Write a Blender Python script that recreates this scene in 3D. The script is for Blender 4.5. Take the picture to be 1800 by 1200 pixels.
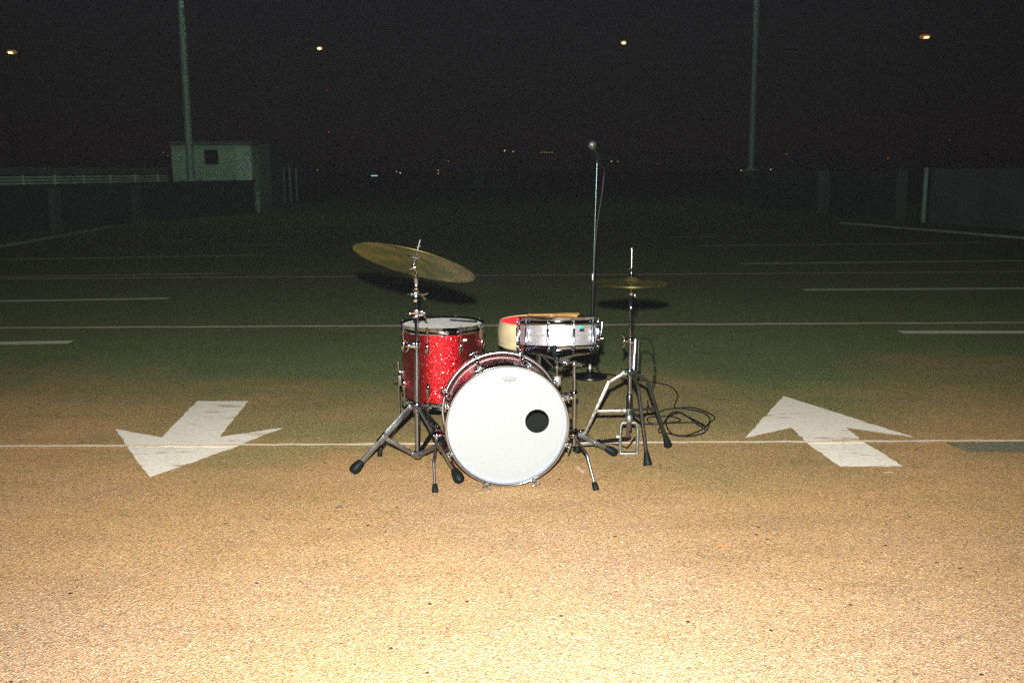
import bpy, bmesh, math, random
from mathutils import Vector, Matrix
random.seed(7)
R_ = math.radians
for o in list(bpy.data.objects): bpy.data.objects.remove(o)
sc = bpy.context.scene
COL = sc.collection

# ------------------------------------------------------------------ camera
F = 1750.0                      # focal length in photo pixels (35 mm on a 36 mm frame)
CAM = Vector((0, 0, 1.347))
PITCH, ROLL = R_(9.73), 0.005
fw = Vector((0, math.cos(PITCH), -math.sin(PITCH)))
r0 = Vector((1, 0, 0)); u0 = Vector((0, math.sin(PITCH), math.cos(PITCH)))
rt = r0*math.cos(ROLL) - u0*math.sin(ROLL)
up = r0*math.sin(ROLL) + u0*math.cos(ROLL)
cd = bpy.data.cameras.new('camera'); co = bpy.data.objects.new('camera', cd); COL.objects.link(co)
cd.lens = 35; cd.sensor_width = 36; cd.clip_end = 5000; cd.clip_start = 0.02
m = Matrix((rt, up, -fw)).transposed().to_4x4(); m.translation = CAM
co.matrix_world = m
sc.camera = co

# ------------------------------------------------------------------ night sky
w = bpy.data.worlds.new('World'); sc.world = w; w.use_nodes = True
nt = w.node_tree; nt.nodes.clear()
wo = nt.nodes.new('ShaderNodeOutputWorld'); bg = nt.nodes.new('ShaderNodeBackground')
tc = nt.nodes.new('ShaderNodeTexCoord'); sep = nt.nodes.new('ShaderNodeSeparateXYZ')
rp = nt.nodes.new('ShaderNodeValToRGB')
rp.color_ramp.elements[0].position = 0.0; rp.color_ramp.elements[0].color = (0.0036, 0.0018, 0.0016, 1)
rp.color_ramp.elements[1].position = 0.16; rp.color_ramp.elements[1].color = (0.0012, 0.0012, 0.0014, 1)
nt.links.new(tc.outputs['Generated'], sep.inputs[0]); nt.links.new(sep.outputs['Z'], rp.inputs[0])
nt.links.new(rp.outputs[0], bg.inputs[0]); bg.inputs[1].default_value = 1.0
nt.links.new(bg.outputs[0], wo.inputs[0])

# ------------------------------------------------------------------ the camera's flash: the one light that makes the picture
def light(name, kind, loc, power, col, **kw):
    l = bpy.data.lights.new(name, kind); l.energy = power; l.color = col
    for k, v in kw.items(): setattr(l, k, v)
    o = bpy.data.objects.new(name, l); COL.objects.link(o); o.location = loc
    return o
flash = light('camera_flash', 'SPOT', (-0.015, 0.0, 1.532), 3250, (1.0, 0.965, 0.90), spot_size=R_(120), spot_blend=1.0, shadow_soft_size=0.022)
flash.rotation_euler = (R_(90+1.0), 0, 0)

sc.view_settings.view_transform = 'Standard'; sc.view_settings.look = 'None'
sc.view_settings.exposure = 0; sc.view_settings.gamma = 1; sc.view_settings.use_curve_mapping = False
sc.render.engine = 'CYCLES'
sc.cycles.use_denoising = False
sc.cycles.use_adaptive_sampling = True; sc.cycles.adaptive_threshold = 0.035; sc.cycles.adaptive_min_samples = 40
sc.cycles.max_bounces = 6
sc.cycles.sample_clamp_indirect = 4

# ------------------------------------------------------------------ pixel <-> place (used to read positions off the photograph)
def ray(px, py): return fw + rt*((px-900)/F) + up*((600-py)/F)
def at(px, py, Y):
    d = ray(px, py); return CAM + d*(Y/d.y)
def gr(px, py, z=0.0):
    d = ray(px, py); return CAM + d*((z-CAM.z)/d.z)

# ------------------------------------------------------------------ materials
MAT = {}
def pmat(name, col, rough=0.5, metal=0.0, spec=0.5, bump=0.0, bscale=60, var=0.0, vscale=8, coat=0.0):
    mt = bpy.data.materials.new(name); mt.use_nodes = True
    n = mt.node_tree; b = n.nodes['Principled BSDF']
    b.inputs['Base Color'].default_value = (*col, 1); b.inputs['Roughness'].default_value = rough
    b.inputs['Metallic'].default_value = metal; b.inputs['Specular IOR Level'].default_value = spec
    b.inputs['Coat Weight'].default_value = coat; b.inputs['Coat Roughness'].default_value = 0.05
    g = n.nodes.new('ShaderNodeTexCoord')
    if var:
        no = n.nodes.new('ShaderNodeTexNoise'); no.inputs['Scale'].default_value = vscale; no.inputs['Detail'].default_value = 6
        n.links.new(g.outputs['Object'], no.inputs['Vector'])
        mx = n.nodes.new('ShaderNodeMix'); mx.data_type = 'RGBA'
        mx.inputs['A'].default_value = (*[c*(1-var) for c in col], 1); mx.inputs['B'].default_value = (*[min(1, c*(1+var)) for c in col], 1)
        rr = n.nodes.new('ShaderNodeMapRange'); rr.inputs['From Min'].default_value = 0.3; rr.inputs['From Max'].default_value = 0.7
        n.links.new(no.outputs['Fac'], rr.inputs['Value']); n.links.new(rr.outputs[0], mx.inputs['Factor'])
        n.links.new(mx.outputs['Result'], b.inputs['Base Color'])
        r2 = n.nodes.new('ShaderNodeMapRange'); r2.inputs['To Min'].default_value = max(0.02, rough*0.75); r2.inputs['To Max'].default_value = min(1, rough*1.35)
        n.links.new(no.outputs['Fac'], r2.inputs['Value']); n.links.new(r2.outputs[0], b.inputs['Roughness'])
    if bump:
        no = n.nodes.new('ShaderNodeTexNoise'); no.inputs['Scale'].default_value = bscale; no.inputs['Detail'].default_value = 4
        n.links.new(g.outputs['Object'], no.inputs['Vector'])
        bp = n.nodes.new('ShaderNodeBump'); bp.inputs['Strength'].default_value = bump; bp.inputs['Distance'].default_value = 0.004
        n.links.new(no.outputs['Fac'], bp.inputs['Height']); n.links.new(bp.outputs[0], b.inputs['Normal'])
    MAT[name] = mt; return mt

def emat(name, col, s):
    mt = bpy.data.materials.new(name); mt.use_nodes = True
    n = mt.node_tree; b = n.nodes['Principled BSDF']
    b.inputs['Base Color'].default_value = (0.8, 0.8, 0.8, 1)
    b.inputs['Emission Color'].default_value = (*col, 1); b.inputs['Emission Strength'].default_value = s
    MAT[name] = mt

pmat('chrome', (0.55, 0.615, 0.70), 0.08, 1.0, var=0.06, vscale=30)
pmat('chrome_worn', (0.33, 0.395, 0.48), 0.17, 1.0, var=0.18, vscale=40, bump=0.05, bscale=200)
pmat('satin_chrome', (0.62, 0.62, 0.62), 0.30, 1.0)
pmat('pole_satin', (0.07, 0.11, 0.105), 0.28, 1.0)
pmat('steel_dull', (0.20, 0.195, 0.18), 0.38, 0.9, var=0.3, vscale=45, bump=0.15, bscale=260)
pmat('cast_metal', (0.17, 0.18, 0.165), 0.45, 0.8, var=0.3, vscale=60, bump=0.3, bscale=200)
pmat('dark_steel', (0.028, 0.030, 0.024), 0.4, 0.6, var=0.3, vscale=40)
pmat('rubber', (0.0026, 0.0052, 0.0044), 0.5, spec=0.12, var=0.3, vscale=60, bump=0.2, bscale=300)
pmat('black_paint', (0.004, 0.005, 0.005), 0.3, spec=0.35, var=0.2, vscale=40)
pmat('cable', (0.004, 0.005, 0.006), 0.5, spec=0.3)
pmat('leather', (0.03, 0.014, 0.007), 0.7, var=0.4, vscale=60)
pmat('ply', (0.0022, 0.0042, 0.0034), 0.6, spec=0.10, var=0.4, vscale=40)
pmat('lining', (0.05, 0.055, 0.04), 0.5, var=0.4, vscale=40)
pmat('wood', (0.34, 0.19, 0.06), 0.45, var=0.3, vscale=60)
pmat('dark_wood', (0.012, 0.011, 0.010), 0.5)
pmat('red_cloth', (0.62, 0.006, 0.012), 0.9, var=0.15, vscale=60, bump=0.3, bscale=250)
pmat('cream_vinyl', (0.44, 0.37, 0.22), 0.45, var=0.16, vscale=18, bump=0.25, bscale=40)
pmat('felt', (0.07, 0.07, 0.065), 0.95)
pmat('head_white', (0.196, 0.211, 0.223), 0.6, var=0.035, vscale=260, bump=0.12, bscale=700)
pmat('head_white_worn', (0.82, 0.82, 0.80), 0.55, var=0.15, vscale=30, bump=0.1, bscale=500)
pmat('logo_grey', (0.085, 0.088, 0.085), 0.6)
pmat('shell_brushed', (0.55, 0.55, 0.57), 0.42, 0.8, var=0.05, vscale=90, bump=0.03, bscale=300)
pmat('badge_cyan', (0.0, 0.33, 0.42), 0.4)
pmat('badge_olive', (0.18, 0.17, 0.01), 0.4)
pmat('badge_black', (0.01, 0.01, 0.012), 0.4)
pmat('label_white', (0.5, 0.5, 0.48), 0.5)
pmat('label_red', (0.4, 0.02, 0.02), 0.5)
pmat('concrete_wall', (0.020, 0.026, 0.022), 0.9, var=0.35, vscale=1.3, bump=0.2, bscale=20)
pmat('concrete_pier', (0.04, 0.075, 0.055), 0.9, var=0.25, vscale=2)
pmat('hut_render', (0.34, 0.66, 0.40), 0.9, var=0.12, vscale=1.2)
pmat('hut_panel', (0.46, 0.76, 0.56), 0.85, var=0.1, vscale=1.5)
pmat('hut_roof', (0.10, 0.15, 0.11), 0.8, var=0.2, vscale=2)
pmat('rail_paint', (0.32, 0.46, 0.34), 0.6, 0.0, var=0.15, vscale=3)
pmat('hoarding', (0.065, 0.10, 0.08), 0.8, var=0.3, vscale=1.0)
pmat('pole_paint', (0.22, 0.40, 0.34), 0.55, 0.2, var=0.15, vscale=4)
pmat('glass_dark', (0.01, 0.01, 0.012), 0.08, spec=0.5)
pmat('kerb_concrete', (0.22, 0.32, 0.20), 0.9, var=0.3, vscale=5)
pmat('yellow_paint', (0.55, 0.42, 0.03), 0.8)
pmat('stone', (0.09, 0.065, 0.04), 0.9, var=0.6, vscale=200)
pmat('dry_leaf', (0.42, 0.13, 0.03), 0.8)
emat('lamp_glow', (1.0, 0.62, 0.20), 5)
emat('lamp_glare', (1.0, 0.42, 0.06), 0.16)
emat('far_white', (1.0, 0.86, 0.62), 0.7)
emat('far_amber', (1.0, 0.55, 0.15), 0.55)
emat('far_red', (1.0, 0.05, 0.08), 0.7)
emat('far_cyan', (0.45, 1.0, 0.95), 0.6)

def nodes(name):
    mt = bpy.data.materials.new(name); mt.use_nodes = True; MAT[name] = mt
    return mt.node_tree, mt.node_tree.nodes['Principled BSDF']
def N(n, t, **kw):
    x = n.nodes.new(t)
    for k, v in kw.items():
        if k in x.inputs: x.inputs[k].default_value = v
        else: setattr(x, k, v)
    return x
def ramp(n, stops, src=None, interp='LINEAR'):
    r = n.nodes.new('ShaderNodeValToRGB'); r.color_ramp.interpolation = interp
    e = r.color_ramp.elements
    while len(e) < len(stops): e.new(0.5)
    for el, (p, c) in zip(e, stops): el.position = p; el.color = (*c, 1) if len(c) == 3 else c
    if src: n.links.new(src, r.inputs[0])
    return r
def mixc(n, fac, a, b, mode='MIX'):
    x = n.nodes.new('ShaderNodeMix'); x.data_type = 'RGBA'; x.blend_type = mode
    for s, v in (('Factor', fac), ('A', a), ('B', b)):
        if hasattr(v, 'is_output'): n.links.new(v, x.inputs[s])
        else: x.inputs[s].default_value = v if s == 'Factor' else (*v, 1)
    return x.outputs['Result']

# worn sandy tarmac with exposed aggregate
n, b = nodes('tarmac')
g = N(n, 'ShaderNodeTexCoord').outputs['Object']
v1 = N(n, 'ShaderNodeTexVoronoi', Scale=175.0); n.links.new(g, v1.inputs['Vector'])
v2 = N(n, 'ShaderNodeTexVoronoi', Scale=380.0); n.links.new(g, v2.inputs['Vector'])
v3 = N(n, 'ShaderNodeTexVoronoi', Scale=34.0, Randomness=1.0); n.links.new(g, v3.inputs['Vector'])
s1 = N(n, 'ShaderNodeSeparateColor'); n.links.new(v1.outputs['Color'], s1.inputs[0])
s2 = N(n, 'ShaderNodeSeparateColor'); n.links.new(v2.outputs['Color'], s2.inputs[0])
s3 = N(n, 'ShaderNodeSeparateColor'); n.links.new(v3.outputs['Color'], s3.inputs[0])
grain = ramp(n, [(0.000, (0.236, 0.154, 0.079)), (0.100, (0.361, 0.229, 0.112)), (0.350, (0.486, 0.313, 0.152)), (0.620, (0.559, 0.368, 0.186)), (0.800, (0.500, 0.346, 0.206)), (0.900, (0.647, 0.365, 0.121)), (0.955, (0.706, 0.508, 0.307)), (1.000, (0.765, 0.586, 0.392))], s1.outputs[0])
fine = ramp(n, [(0.0, (0.40, 0.38, 0.35)), (0.25, (0.86, 0.84, 0.82)), (0.7, (1.06, 1.05, 1.03)), (1.0, (1.30, 1.26, 1.20))], s2.outputs[0])
c = mixc(n, 1.0, grain.outputs[0], fine.outputs[0], 'MULTIPLY')
pit = ramp(n, [(0.0, (1, 1, 1)), (0.20, (1, 1, 1)), (0.28, (0, 0, 0))], v3.outputs['Distance'])
pitsel = N(n, 'ShaderNodeMath', operation='GREATER_THAN'); n.links.new(s3.outputs[0], pitsel.inputs[0]); pitsel.inputs[1].default_value = 0.988
pm = N(n, 'ShaderNodeMath', operation='MULTIPLY'); n.links.new(pit.outputs[0], pm.inputs[0]); n.links.new(pitsel.outputs[0], pm.inputs[1])
c = mixc(n, pm.outputs[0], c, (0.05, 0.035, 0.02))
nl = N(n, 'ShaderNodeTexNoise', Scale=0.55, Detail=7.0, Roughness=0.6); n.links.new(g, nl.inputs['Vector'])
dust = ramp(n, [(0.36, (0.90, 0.91, 0.90)), (0.60, (1.04, 1.02, 1.0))], nl.outputs['Fac'])
c = mixc(n, 1.0, c, dust.outputs[0], 'MULTIPLY')
mp = N(n, 'ShaderNodeMapping'); n.links.new(g, mp.inputs['Vector']); mp.inputs['Scale'].default_value = (0.6, 2.2, 1); mp.inputs['Rotation'].default_value = (0, 0, 0.1)
n2 = N(n, 'ShaderNodeTexNoise', Scale=2.4, Detail=8.0, Roughness=0.65); n.links.new(mp.outputs[0], n2.inputs['Vector'])
st = ramp(n, [(0.30, (0.86, 0.86, 0.86)), (0.52, (1, 1, 1)), (0.75, (1.05, 1.05, 1.04))], n2.outputs['Fac'])
c = mixc(n, 1.0, c, st.outputs[0], 'MULTIPLY')
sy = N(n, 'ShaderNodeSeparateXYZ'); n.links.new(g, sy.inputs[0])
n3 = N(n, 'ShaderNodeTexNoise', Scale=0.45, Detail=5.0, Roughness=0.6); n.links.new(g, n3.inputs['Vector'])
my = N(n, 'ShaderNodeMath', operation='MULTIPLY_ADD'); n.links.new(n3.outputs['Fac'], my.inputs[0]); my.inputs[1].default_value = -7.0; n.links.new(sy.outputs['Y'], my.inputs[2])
falloff = N(n, 'ShaderNodeMapRange'); n.links.new(my.outputs[0], falloff.inputs['Value']); falloff.inputs['From Min'].default_value = 0.7; falloff.inputs['From Max'].default_value = 3.3
darkened = mixc(n, 1.0, c, (0.35, 0.70, 0.50), 'MULTIPLY')  # darker, greener far colour for the painted falloff
c = mixc(n, falloff.outputs[0], mixc(n, 1.0, c, (1.0, 0.97, 0.90), 'MULTIPLY'), darkened)     # flash falloff and toning painted in: near tan turns darker olive with distance
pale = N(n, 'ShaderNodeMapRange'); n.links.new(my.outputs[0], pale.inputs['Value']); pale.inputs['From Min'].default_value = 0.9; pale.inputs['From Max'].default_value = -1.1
c = mixc(n, pale.outputs[0], c, mixc(n, 1.0, c, (0.90, 0.98, 1.30), 'MULTIPLY'))     # paler, cooler tint painted nearest the viewer to even out the flash hotspot
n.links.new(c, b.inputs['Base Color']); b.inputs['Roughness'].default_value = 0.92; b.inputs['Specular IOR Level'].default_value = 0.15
bp = N(n, 'ShaderNodeBump', Strength=0.55, Distance=0.005); n.links.new(v1.outputs['Distance'], bp.inputs['Height']); n.links.new(bp.outputs[0], b.inputs['Normal'])

# chalky road paint, rubbed through to the tarmac in places
def paint(name, col, wear=0.60, back=(0.42, 0.28, 0.13)):
    n, b = nodes(name)
    g = N(n, 'ShaderNodeTexCoord').outputs['Object']
    mp = N(n, 'ShaderNodeMapping'); n.links.new(g, mp.inputs['Vector']); mp.inputs['Scale'].default_value = (1.5, 7, 1); mp.inputs['Rotation'].default_value = (0, 0, -0.12)
    a = N(n, 'ShaderNodeTexNoise', Scale=1.6, Detail=9.0, Roughness=0.72); n.links.new(mp.outputs[0], a.inputs['Vector'])
    v = N(n, 'ShaderNodeTexVoronoi', Scale=90.0); n.links.new(g, v.inputs['Vector'])
    sx = N(n, 'ShaderNodeSeparateColor'); n.links.new(v.outputs['Color'], sx.inputs[0])
    gn = ramp(n, [(0.0, (0.82, 0.80, 0.77)), (0.3, (0.96, 0.96, 0.95)), (1.0, (1.04, 1.04, 1.04))], sx.outputs[0])
    c = mixc(n, 1.0, col, gn.outputs[0], 'MULTIPLY')
    k = ramp(n, [(wear, (0, 0, 0)), (wear+0.06, (0.8, 0.8, 0.8))], a.outputs['Fac'])
    c = mixc(n, k.outputs[0], c, back)
    n.links.new(c, b.inputs['Base Color']); b.inputs['Roughness'].default_value = 0.85; b.inputs['Specular IOR Level'].default_value = 0.2
    bp = N(n, 'ShaderNodeBump', Strength=0.3, Distance=0.003); n.links.new(v.outputs['Distance'], bp.inputs['Height']); n.links.new(bp.outputs[0], b.inputs['Normal'])
paint('road_paint', (0.90, 0.86, 0.75), 0.565)
paint('fleck_paint', (0.60, 0.50, 0.36), 0.60)
paint('bay_paint', (0.76, 0.82, 0.62), 0.66)
paint('joint_sealant', (0.82, 0.72, 0.56), 0.66)
n, b = nodes('tar_patch')
g = N(n, 'ShaderNodeTexCoord').outputs['Object']
v = N(n, 'ShaderNodeTexVoronoi', Scale=110.0); n.links.new(g, v.inputs['Vector'])
sx = N(n, 'ShaderNodeSeparateColor'); n.links.new(v.outputs['Color'], sx.inputs[0])
r = ramp(n, [(0, (0.09, 0.10, 0.055)), (0.8, (0.19, 0.19, 0.105)), (1, (0.3, 0.27, 0.17))], sx.outputs[0]); n.links.new(r.outputs[0], b.inputs['Base Color'])
b.inputs['Roughness'].default_value = 0.9

# red sparkle wrap: flakes with their own tilt under clear lacquer
def sparkle(name, base, lo, tilt=0.62, rough=0.40, coat=0.6):
    n, b = nodes(name)
    g = N(n, 'ShaderNodeTexCoord').outputs['Object']
    v = N(n, 'ShaderNodeTexVoronoi', Scale=620.0); n.links.new(g, v.inputs['Vector'])
    sx = N(n, 'ShaderNodeSeparateColor'); n.links.new(v.outputs['Color'], sx.inputs[0])
    r = ramp(n, [(0.0, lo), (0.45, base), (0.90, tuple(min(1, x*1.5+0.01) for x in base)), (0.975, (0.55, 0.05, 0.035)), (1.0, (0.95, 0.55, 0.42))], sx.outputs[1])
    vb = N(n, 'ShaderNodeTexVoronoi', Scale=170.0); n.links.new(g, vb.inputs['Vector'])
    sb = N(n, 'ShaderNodeSeparateColor'); n.links.new(vb.outputs['Color'], sb.inputs[0])
    k1 = N(n, 'ShaderNodeMath', operation='GREATER_THAN'); n.links.new(sb.outputs[2], k1.inputs[0]); k1.inputs[1].default_value = 0.955
    k2 = N(n, 'ShaderNodeMath', operation='LESS_THAN'); n.links.new(vb.outputs['Distance'], k2.inputs[0]); k2.inputs[1].default_value = 0.36
    k3 = N(n, 'ShaderNodeMath', operation='MULTIPLY'); n.links.new(k1.outputs[0], k3.inputs[0]); n.links.new(k2.outputs[0], k3.inputs[1])
    n.links.new(mixc(n, k3.outputs[0], r.outputs[0], (1.0, 0.55, 0.42)), b.inputs['Base Color'])
    b.inputs['Metallic'].default_value = 1.0; b.inputs['Roughness'].default_value = rough
    b.inputs['Coat Weight'].default_value = coat; b.inputs['Coat Roughness'].default_value = 0.12
    geo = N(n, 'ShaderNodeNewGeometry')
    sub = N(n, 'ShaderNodeVectorMath', operation='SUBTRACT'); n.links.new(v.outputs['Color'], sub.inputs[0]); sub.inputs[1].default_value = (0.5, 0.5, 0.5)
    scl = N(n, 'ShaderNodeVectorMath', operation='SCALE'); n.links.new(sub.outputs[0], scl.inputs[0]); scl.inputs['Scale'].default_value = tilt
    add = N(n, 'ShaderNodeVectorMath', operation='ADD'); n.links.new(geo.outputs['Normal'], add.inputs[0]); n.links.new(scl.outputs[0], add.inputs[1])
    nm = N(n, 'ShaderNodeVectorMath', operation='NORMALIZE'); n.links.new(add.outputs[0], nm.inputs[0]); n.links.new(nm.outputs[0], b.inputs['Normal'])
sparkle('red_sparkle', (0.31, 0.0012, 0.006), (0.07, 0.0004, 0.0015))
sparkle('red_lacquer', (0.46, 0.006, 0.016), (0.25, 0.003, 0.008), 0.20, 0.34, 1.0)
# lathed bronze with fine rings and old patina; ring centre is the mesh's own centre
n, b = nodes('bronze')
g = N(n, 'ShaderNodeTexCoord').outputs['Object']
ln = N(n, 'ShaderNodeVectorMath', operation='LENGTH'); n.links.new(g, ln.inputs[0])
wv = N(n, 'ShaderNodeTexNoise', noise_dimensions='1D', Scale=1.0, Detail=2.0)
mu = N(n, 'ShaderNodeMath', operation='MULTIPLY'); n.links.new(ln.outputs['Value'], mu.inputs[0]); mu.inputs[1].default_value = 420.0; n.links.new(mu.outputs[0], wv.inputs['W'])
no = N(n, 'ShaderNodeTexNoise', Scale=9.0, Detail=6.0); n.links.new(g, no.inputs['Vector'])
r = ramp(n, [(0.33, (0.070, 0.085, 0.016)), (0.52, (0.155, 0.15, 0.03)), (0.70, (0.27, 0.20, 0.06))], no.outputs['Fac'])
n.links.new(r.outputs[0], b.inputs['Base Color']); b.inputs['Metallic'].default_value = 0.85; b.inputs['Roughness'].default_value = 0.44
bp = N(n, 'ShaderNodeBump', Strength=0.10, Distance=0.0015); n.links.new(wv.outputs['Fac'], bp.inputs['Height']); n.links.new(bp.outputs[0], b.inputs['Normal'])

bd = MAT['bronze'].copy(); bd.name = 'bronze_bright'; MAT['bronze_bright'] = bd; bd.node_tree.nodes['Principled BSDF'].inputs['Roughness'].default_value = 0.36
for l_ in list(bd.node_tree.links):
    if l_.to_socket.name == 'Normal' and l_.to_node.type == 'BSDF_PRINCIPLED': bd.node_tree.links.remove(l_)
rc = MAT['red_cloth'].node_tree.nodes['Principled BSDF']; rc.inputs['Sheen Weight'].default_value = 1.0; rc.inputs['Sheen Tint'].default_value = (1.0, 0.02, 0.03, 1); rc.inputs['Sheen Roughness'].default_value = 0.4
# ------------------------------------------------------------------ mesh helpers
def perp(d):
    a = Vector((0, 0, 1)) if abs(d.z) < 0.9 else Vector((0, 1, 0))
    x = d.cross(a).normalized(); return x, x.cross(d).normalized()
def frame(axis, xhint=None):
    z = axis.normalized()
    if xhint is None: x, _ = perp(z)
    else: x = (xhint - z*xhint.dot(z)).normalized()
    y = z.cross(x)
    return Matrix((x, y, z)).transposed()
def tube(bm, pts, rad, seg=16, caps=True, closed=False):
    pts = [Vector(p) for p in pts]; k = len(pts)
    rads = rad if isinstance(rad, (list, tuple)) else [rad]*k
    rings = []; prevx = None
    for i, p in enumerate(pts):
        a = pts[(i-1) % k] if (i > 0 or closed) else p; c = pts[(i+1) % k] if (i < k-1 or closed) else p
        d = (c-a).normalized()
        if prevx is None: x, _ = perp(d)
        else:
            x = prevx - d*prevx.dot(d); x.normalize()
        prevx = x; y = d.cross(x)
        rings.append([bm.verts.new(p + (x*math.cos(t)+y*math.sin(t))*rads[i]) for t in (2*math.pi*j/seg for j in range(seg))])
    rng = range(k if closed else k-1)
    for i in rng:
        A, B = rings[i], rings[(i+1) % k]
        for j in range(seg): bm.faces.new((A[j], A[(j+1) % seg], B[(j+1) % seg], B[j]))
    if caps and not closed:
        bm.faces.new(rings[0][::-1]); bm.faces.new(rings[-1])
def cyl(bm, p0, p1, r, seg=20): tube(bm, [p0, p1], r, seg)
def spline(pts, n=8):
    P = [Vector(p) for p in pts]; out = []
    for i in range(len(P)-1):
        a = P[max(i-1, 0)]; b_ = P[i]; c_ = P[i+1]; d = P[min(i+2, len(P)-1)]
        for j in range(n):
            t = j/n
            out.append(0.5*((2*b_) + (c_-a)*t + (2*a-5*b_+4*c_-d)*t*t + (3*b_-a-3*c_+d)*t*t*t))
    out.append(P[-1]); return out
def lathe(bm, prof, o, axis, seg=64, closed=False):
    Mx = frame(Vector(axis)); o = Vector(o); rings = []
    for (r, h) in prof:
        if r < 1e-6: rings.append([bm.verts.new(o + Mx @ Vector((0, 0, h)))])
        else: rings.append([bm.verts.new(o + Mx @ Vector((r*math.cos(t), r*math.sin(t), h))) for t in (2*math.pi*j/seg for j in range(seg))])
    k = len(rings)
    for i in range(k if closed else k-1):
        A, B = rings[i], rings[(i+1) % k]
        if len(A) == 1 and len(B) == 1: continue
        for j in range(seg):
            j2 = (j+1) % seg
            if len(A) == 1: bm.faces.new((A[0], B[j2], B[j]))
            elif len(B) == 1: bm.faces.new((A[j], A[j2], B[0]))
            else: bm.faces.new((A[j], A[j2], B[j2], B[j]))
def box(bm, c, size, rot=None, bev=0.0):
    t = bmesh.new(); bmesh.ops.create_cube(t, size=1.0)
    bmesh.ops.scale(t, vec=Vector(size), verts=t.verts)
    if bev: bmesh.ops.bevel(t, geom=list(t.edges)+list(t.verts), offset=bev, segments=2, affect='EDGES', profile=0.6)
    Mx = (rot.to_4x4() if rot is not None else Matrix.Identity(4)); Mx.translation = Vector(c)
    t.transform(Mx)
    idx = {}
    for v in t.verts: idx[v] = bm.verts.new(v.co)
    for f in t.faces: bm.faces.new([idx[v] for v in f.verts])
    t.free()
def bar(bm, p0, p1, wd, th, side=None, bev=0.002):
    """flat bar from p0 to p1; side = direction of its width"""
    p0 = Vector(p0); p1 = Vector(p1); d = p1-p0
    Mx = frame(d, Vector(side) if side is not None else None)
    box(bm, (p0+p1)/2, (wd, th, d.length), Mx, bev)
def poly_prism(bm, pts, z0, z1):
    A = [bm.verts.new((p[0], p[1], z0)) for p in pts]; B = [bm.verts.new((p[0], p[1], z1)) for p in pts]
    bm.faces.new(B); bm.faces.new(A[::-1])
    for i in range(len(pts)):
        j = (i+1) % len(pts); bm.faces.new((A[i], A[j], B[j], B[i]))
def finish(bm, smooth=True, ang=38):
    bmesh.ops.recalc_face_normals(bm, faces=bm.faces)
    if smooth:
        for f in bm.faces: f.smooth = True
        for e in bm.edges:
            if len(e.link_faces) == 2 and e.calc_face_angle(0) > R_(ang): e.smooth = False
def thing(name, label, cat, loc=(0, 0, 0), group=None):
    o = bpy.data.objects.new(name, None); COL.objects.link(o); o.location = loc; o.empty_display_size = 0.1
    o['label'] = label; o['category'] = cat
    if group: o['group'] = group
    return o
def wloc(o):
    v = Vector((0, 0, 0))
    while o is not None: v += o.location; o = o.parent
    return v
def part(name, fn, mat, parent=None, label=None, smooth=True, kind=None, ang=38, origin=None):
    """one mesh object; fn(bm) draws it in world coordinates"""
    bm = bmesh.new(); fn(bm); finish(bm, smooth, ang)
    base = wloc(parent) if parent is not None else Vector((0, 0, 0))
    org = Vector(origin) if origin is not None else base
    bmesh.ops.translate(bm, vec=-org, verts=bm.verts)
    me = bpy.data.meshes.new(name); bm.to_mesh(me); bm.free(); me.materials.append(MAT[mat])
    o = bpy.data.objects.new(name, me); COL.objects.link(o)
    if parent is not None: o.parent = parent
    o.location = org - base
    if label: o['label'] = label
    if kind: o['kind'] = kind
    return o
def one(name, fn, mat, label, cat, group=None, origin=None, **kw):
    o = part(name, fn, mat, None, label, origin=origin, **kw); o['category'] = cat
    if group: o['group'] = group
    return o
MESH = {}
def inst(name, key, fn, mat, parent, Mw):
    """a repeated part: shared mesh drawn once at the origin, placed with a world matrix (parents are only translated)"""
    if key not in MESH:
        bm = bmesh.new(); fn(bm); finish(bm); me = bpy.data.meshes.new(name); bm.to_mesh(me); bm.free(); me.materials.append(MAT[mat]); MESH[key] = me
    o = bpy.data.objects.new(name, MESH[key]); COL.objects.link(o); o.parent = parent
    o.matrix_local = Matrix.Translation(-wloc(parent)) @ Mw
    return o
def mat4(o, x, y, z):
    Mx = Matrix((x, y, z)).transposed().to_4x4(); Mx.translation = o; return Mx

# ================================================================== the setting
def gsheet(bm): 
    vs = [bm.verts.new(p) for p in ((-1500, -60, 0), (1500, -60, 0), (1500, 3000, 0), (-1500, 3000, 0))]; bm.faces.new(vs)
ground = part('ground', gsheet, 'tarmac'); ground['kind'] = 'structure'

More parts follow.
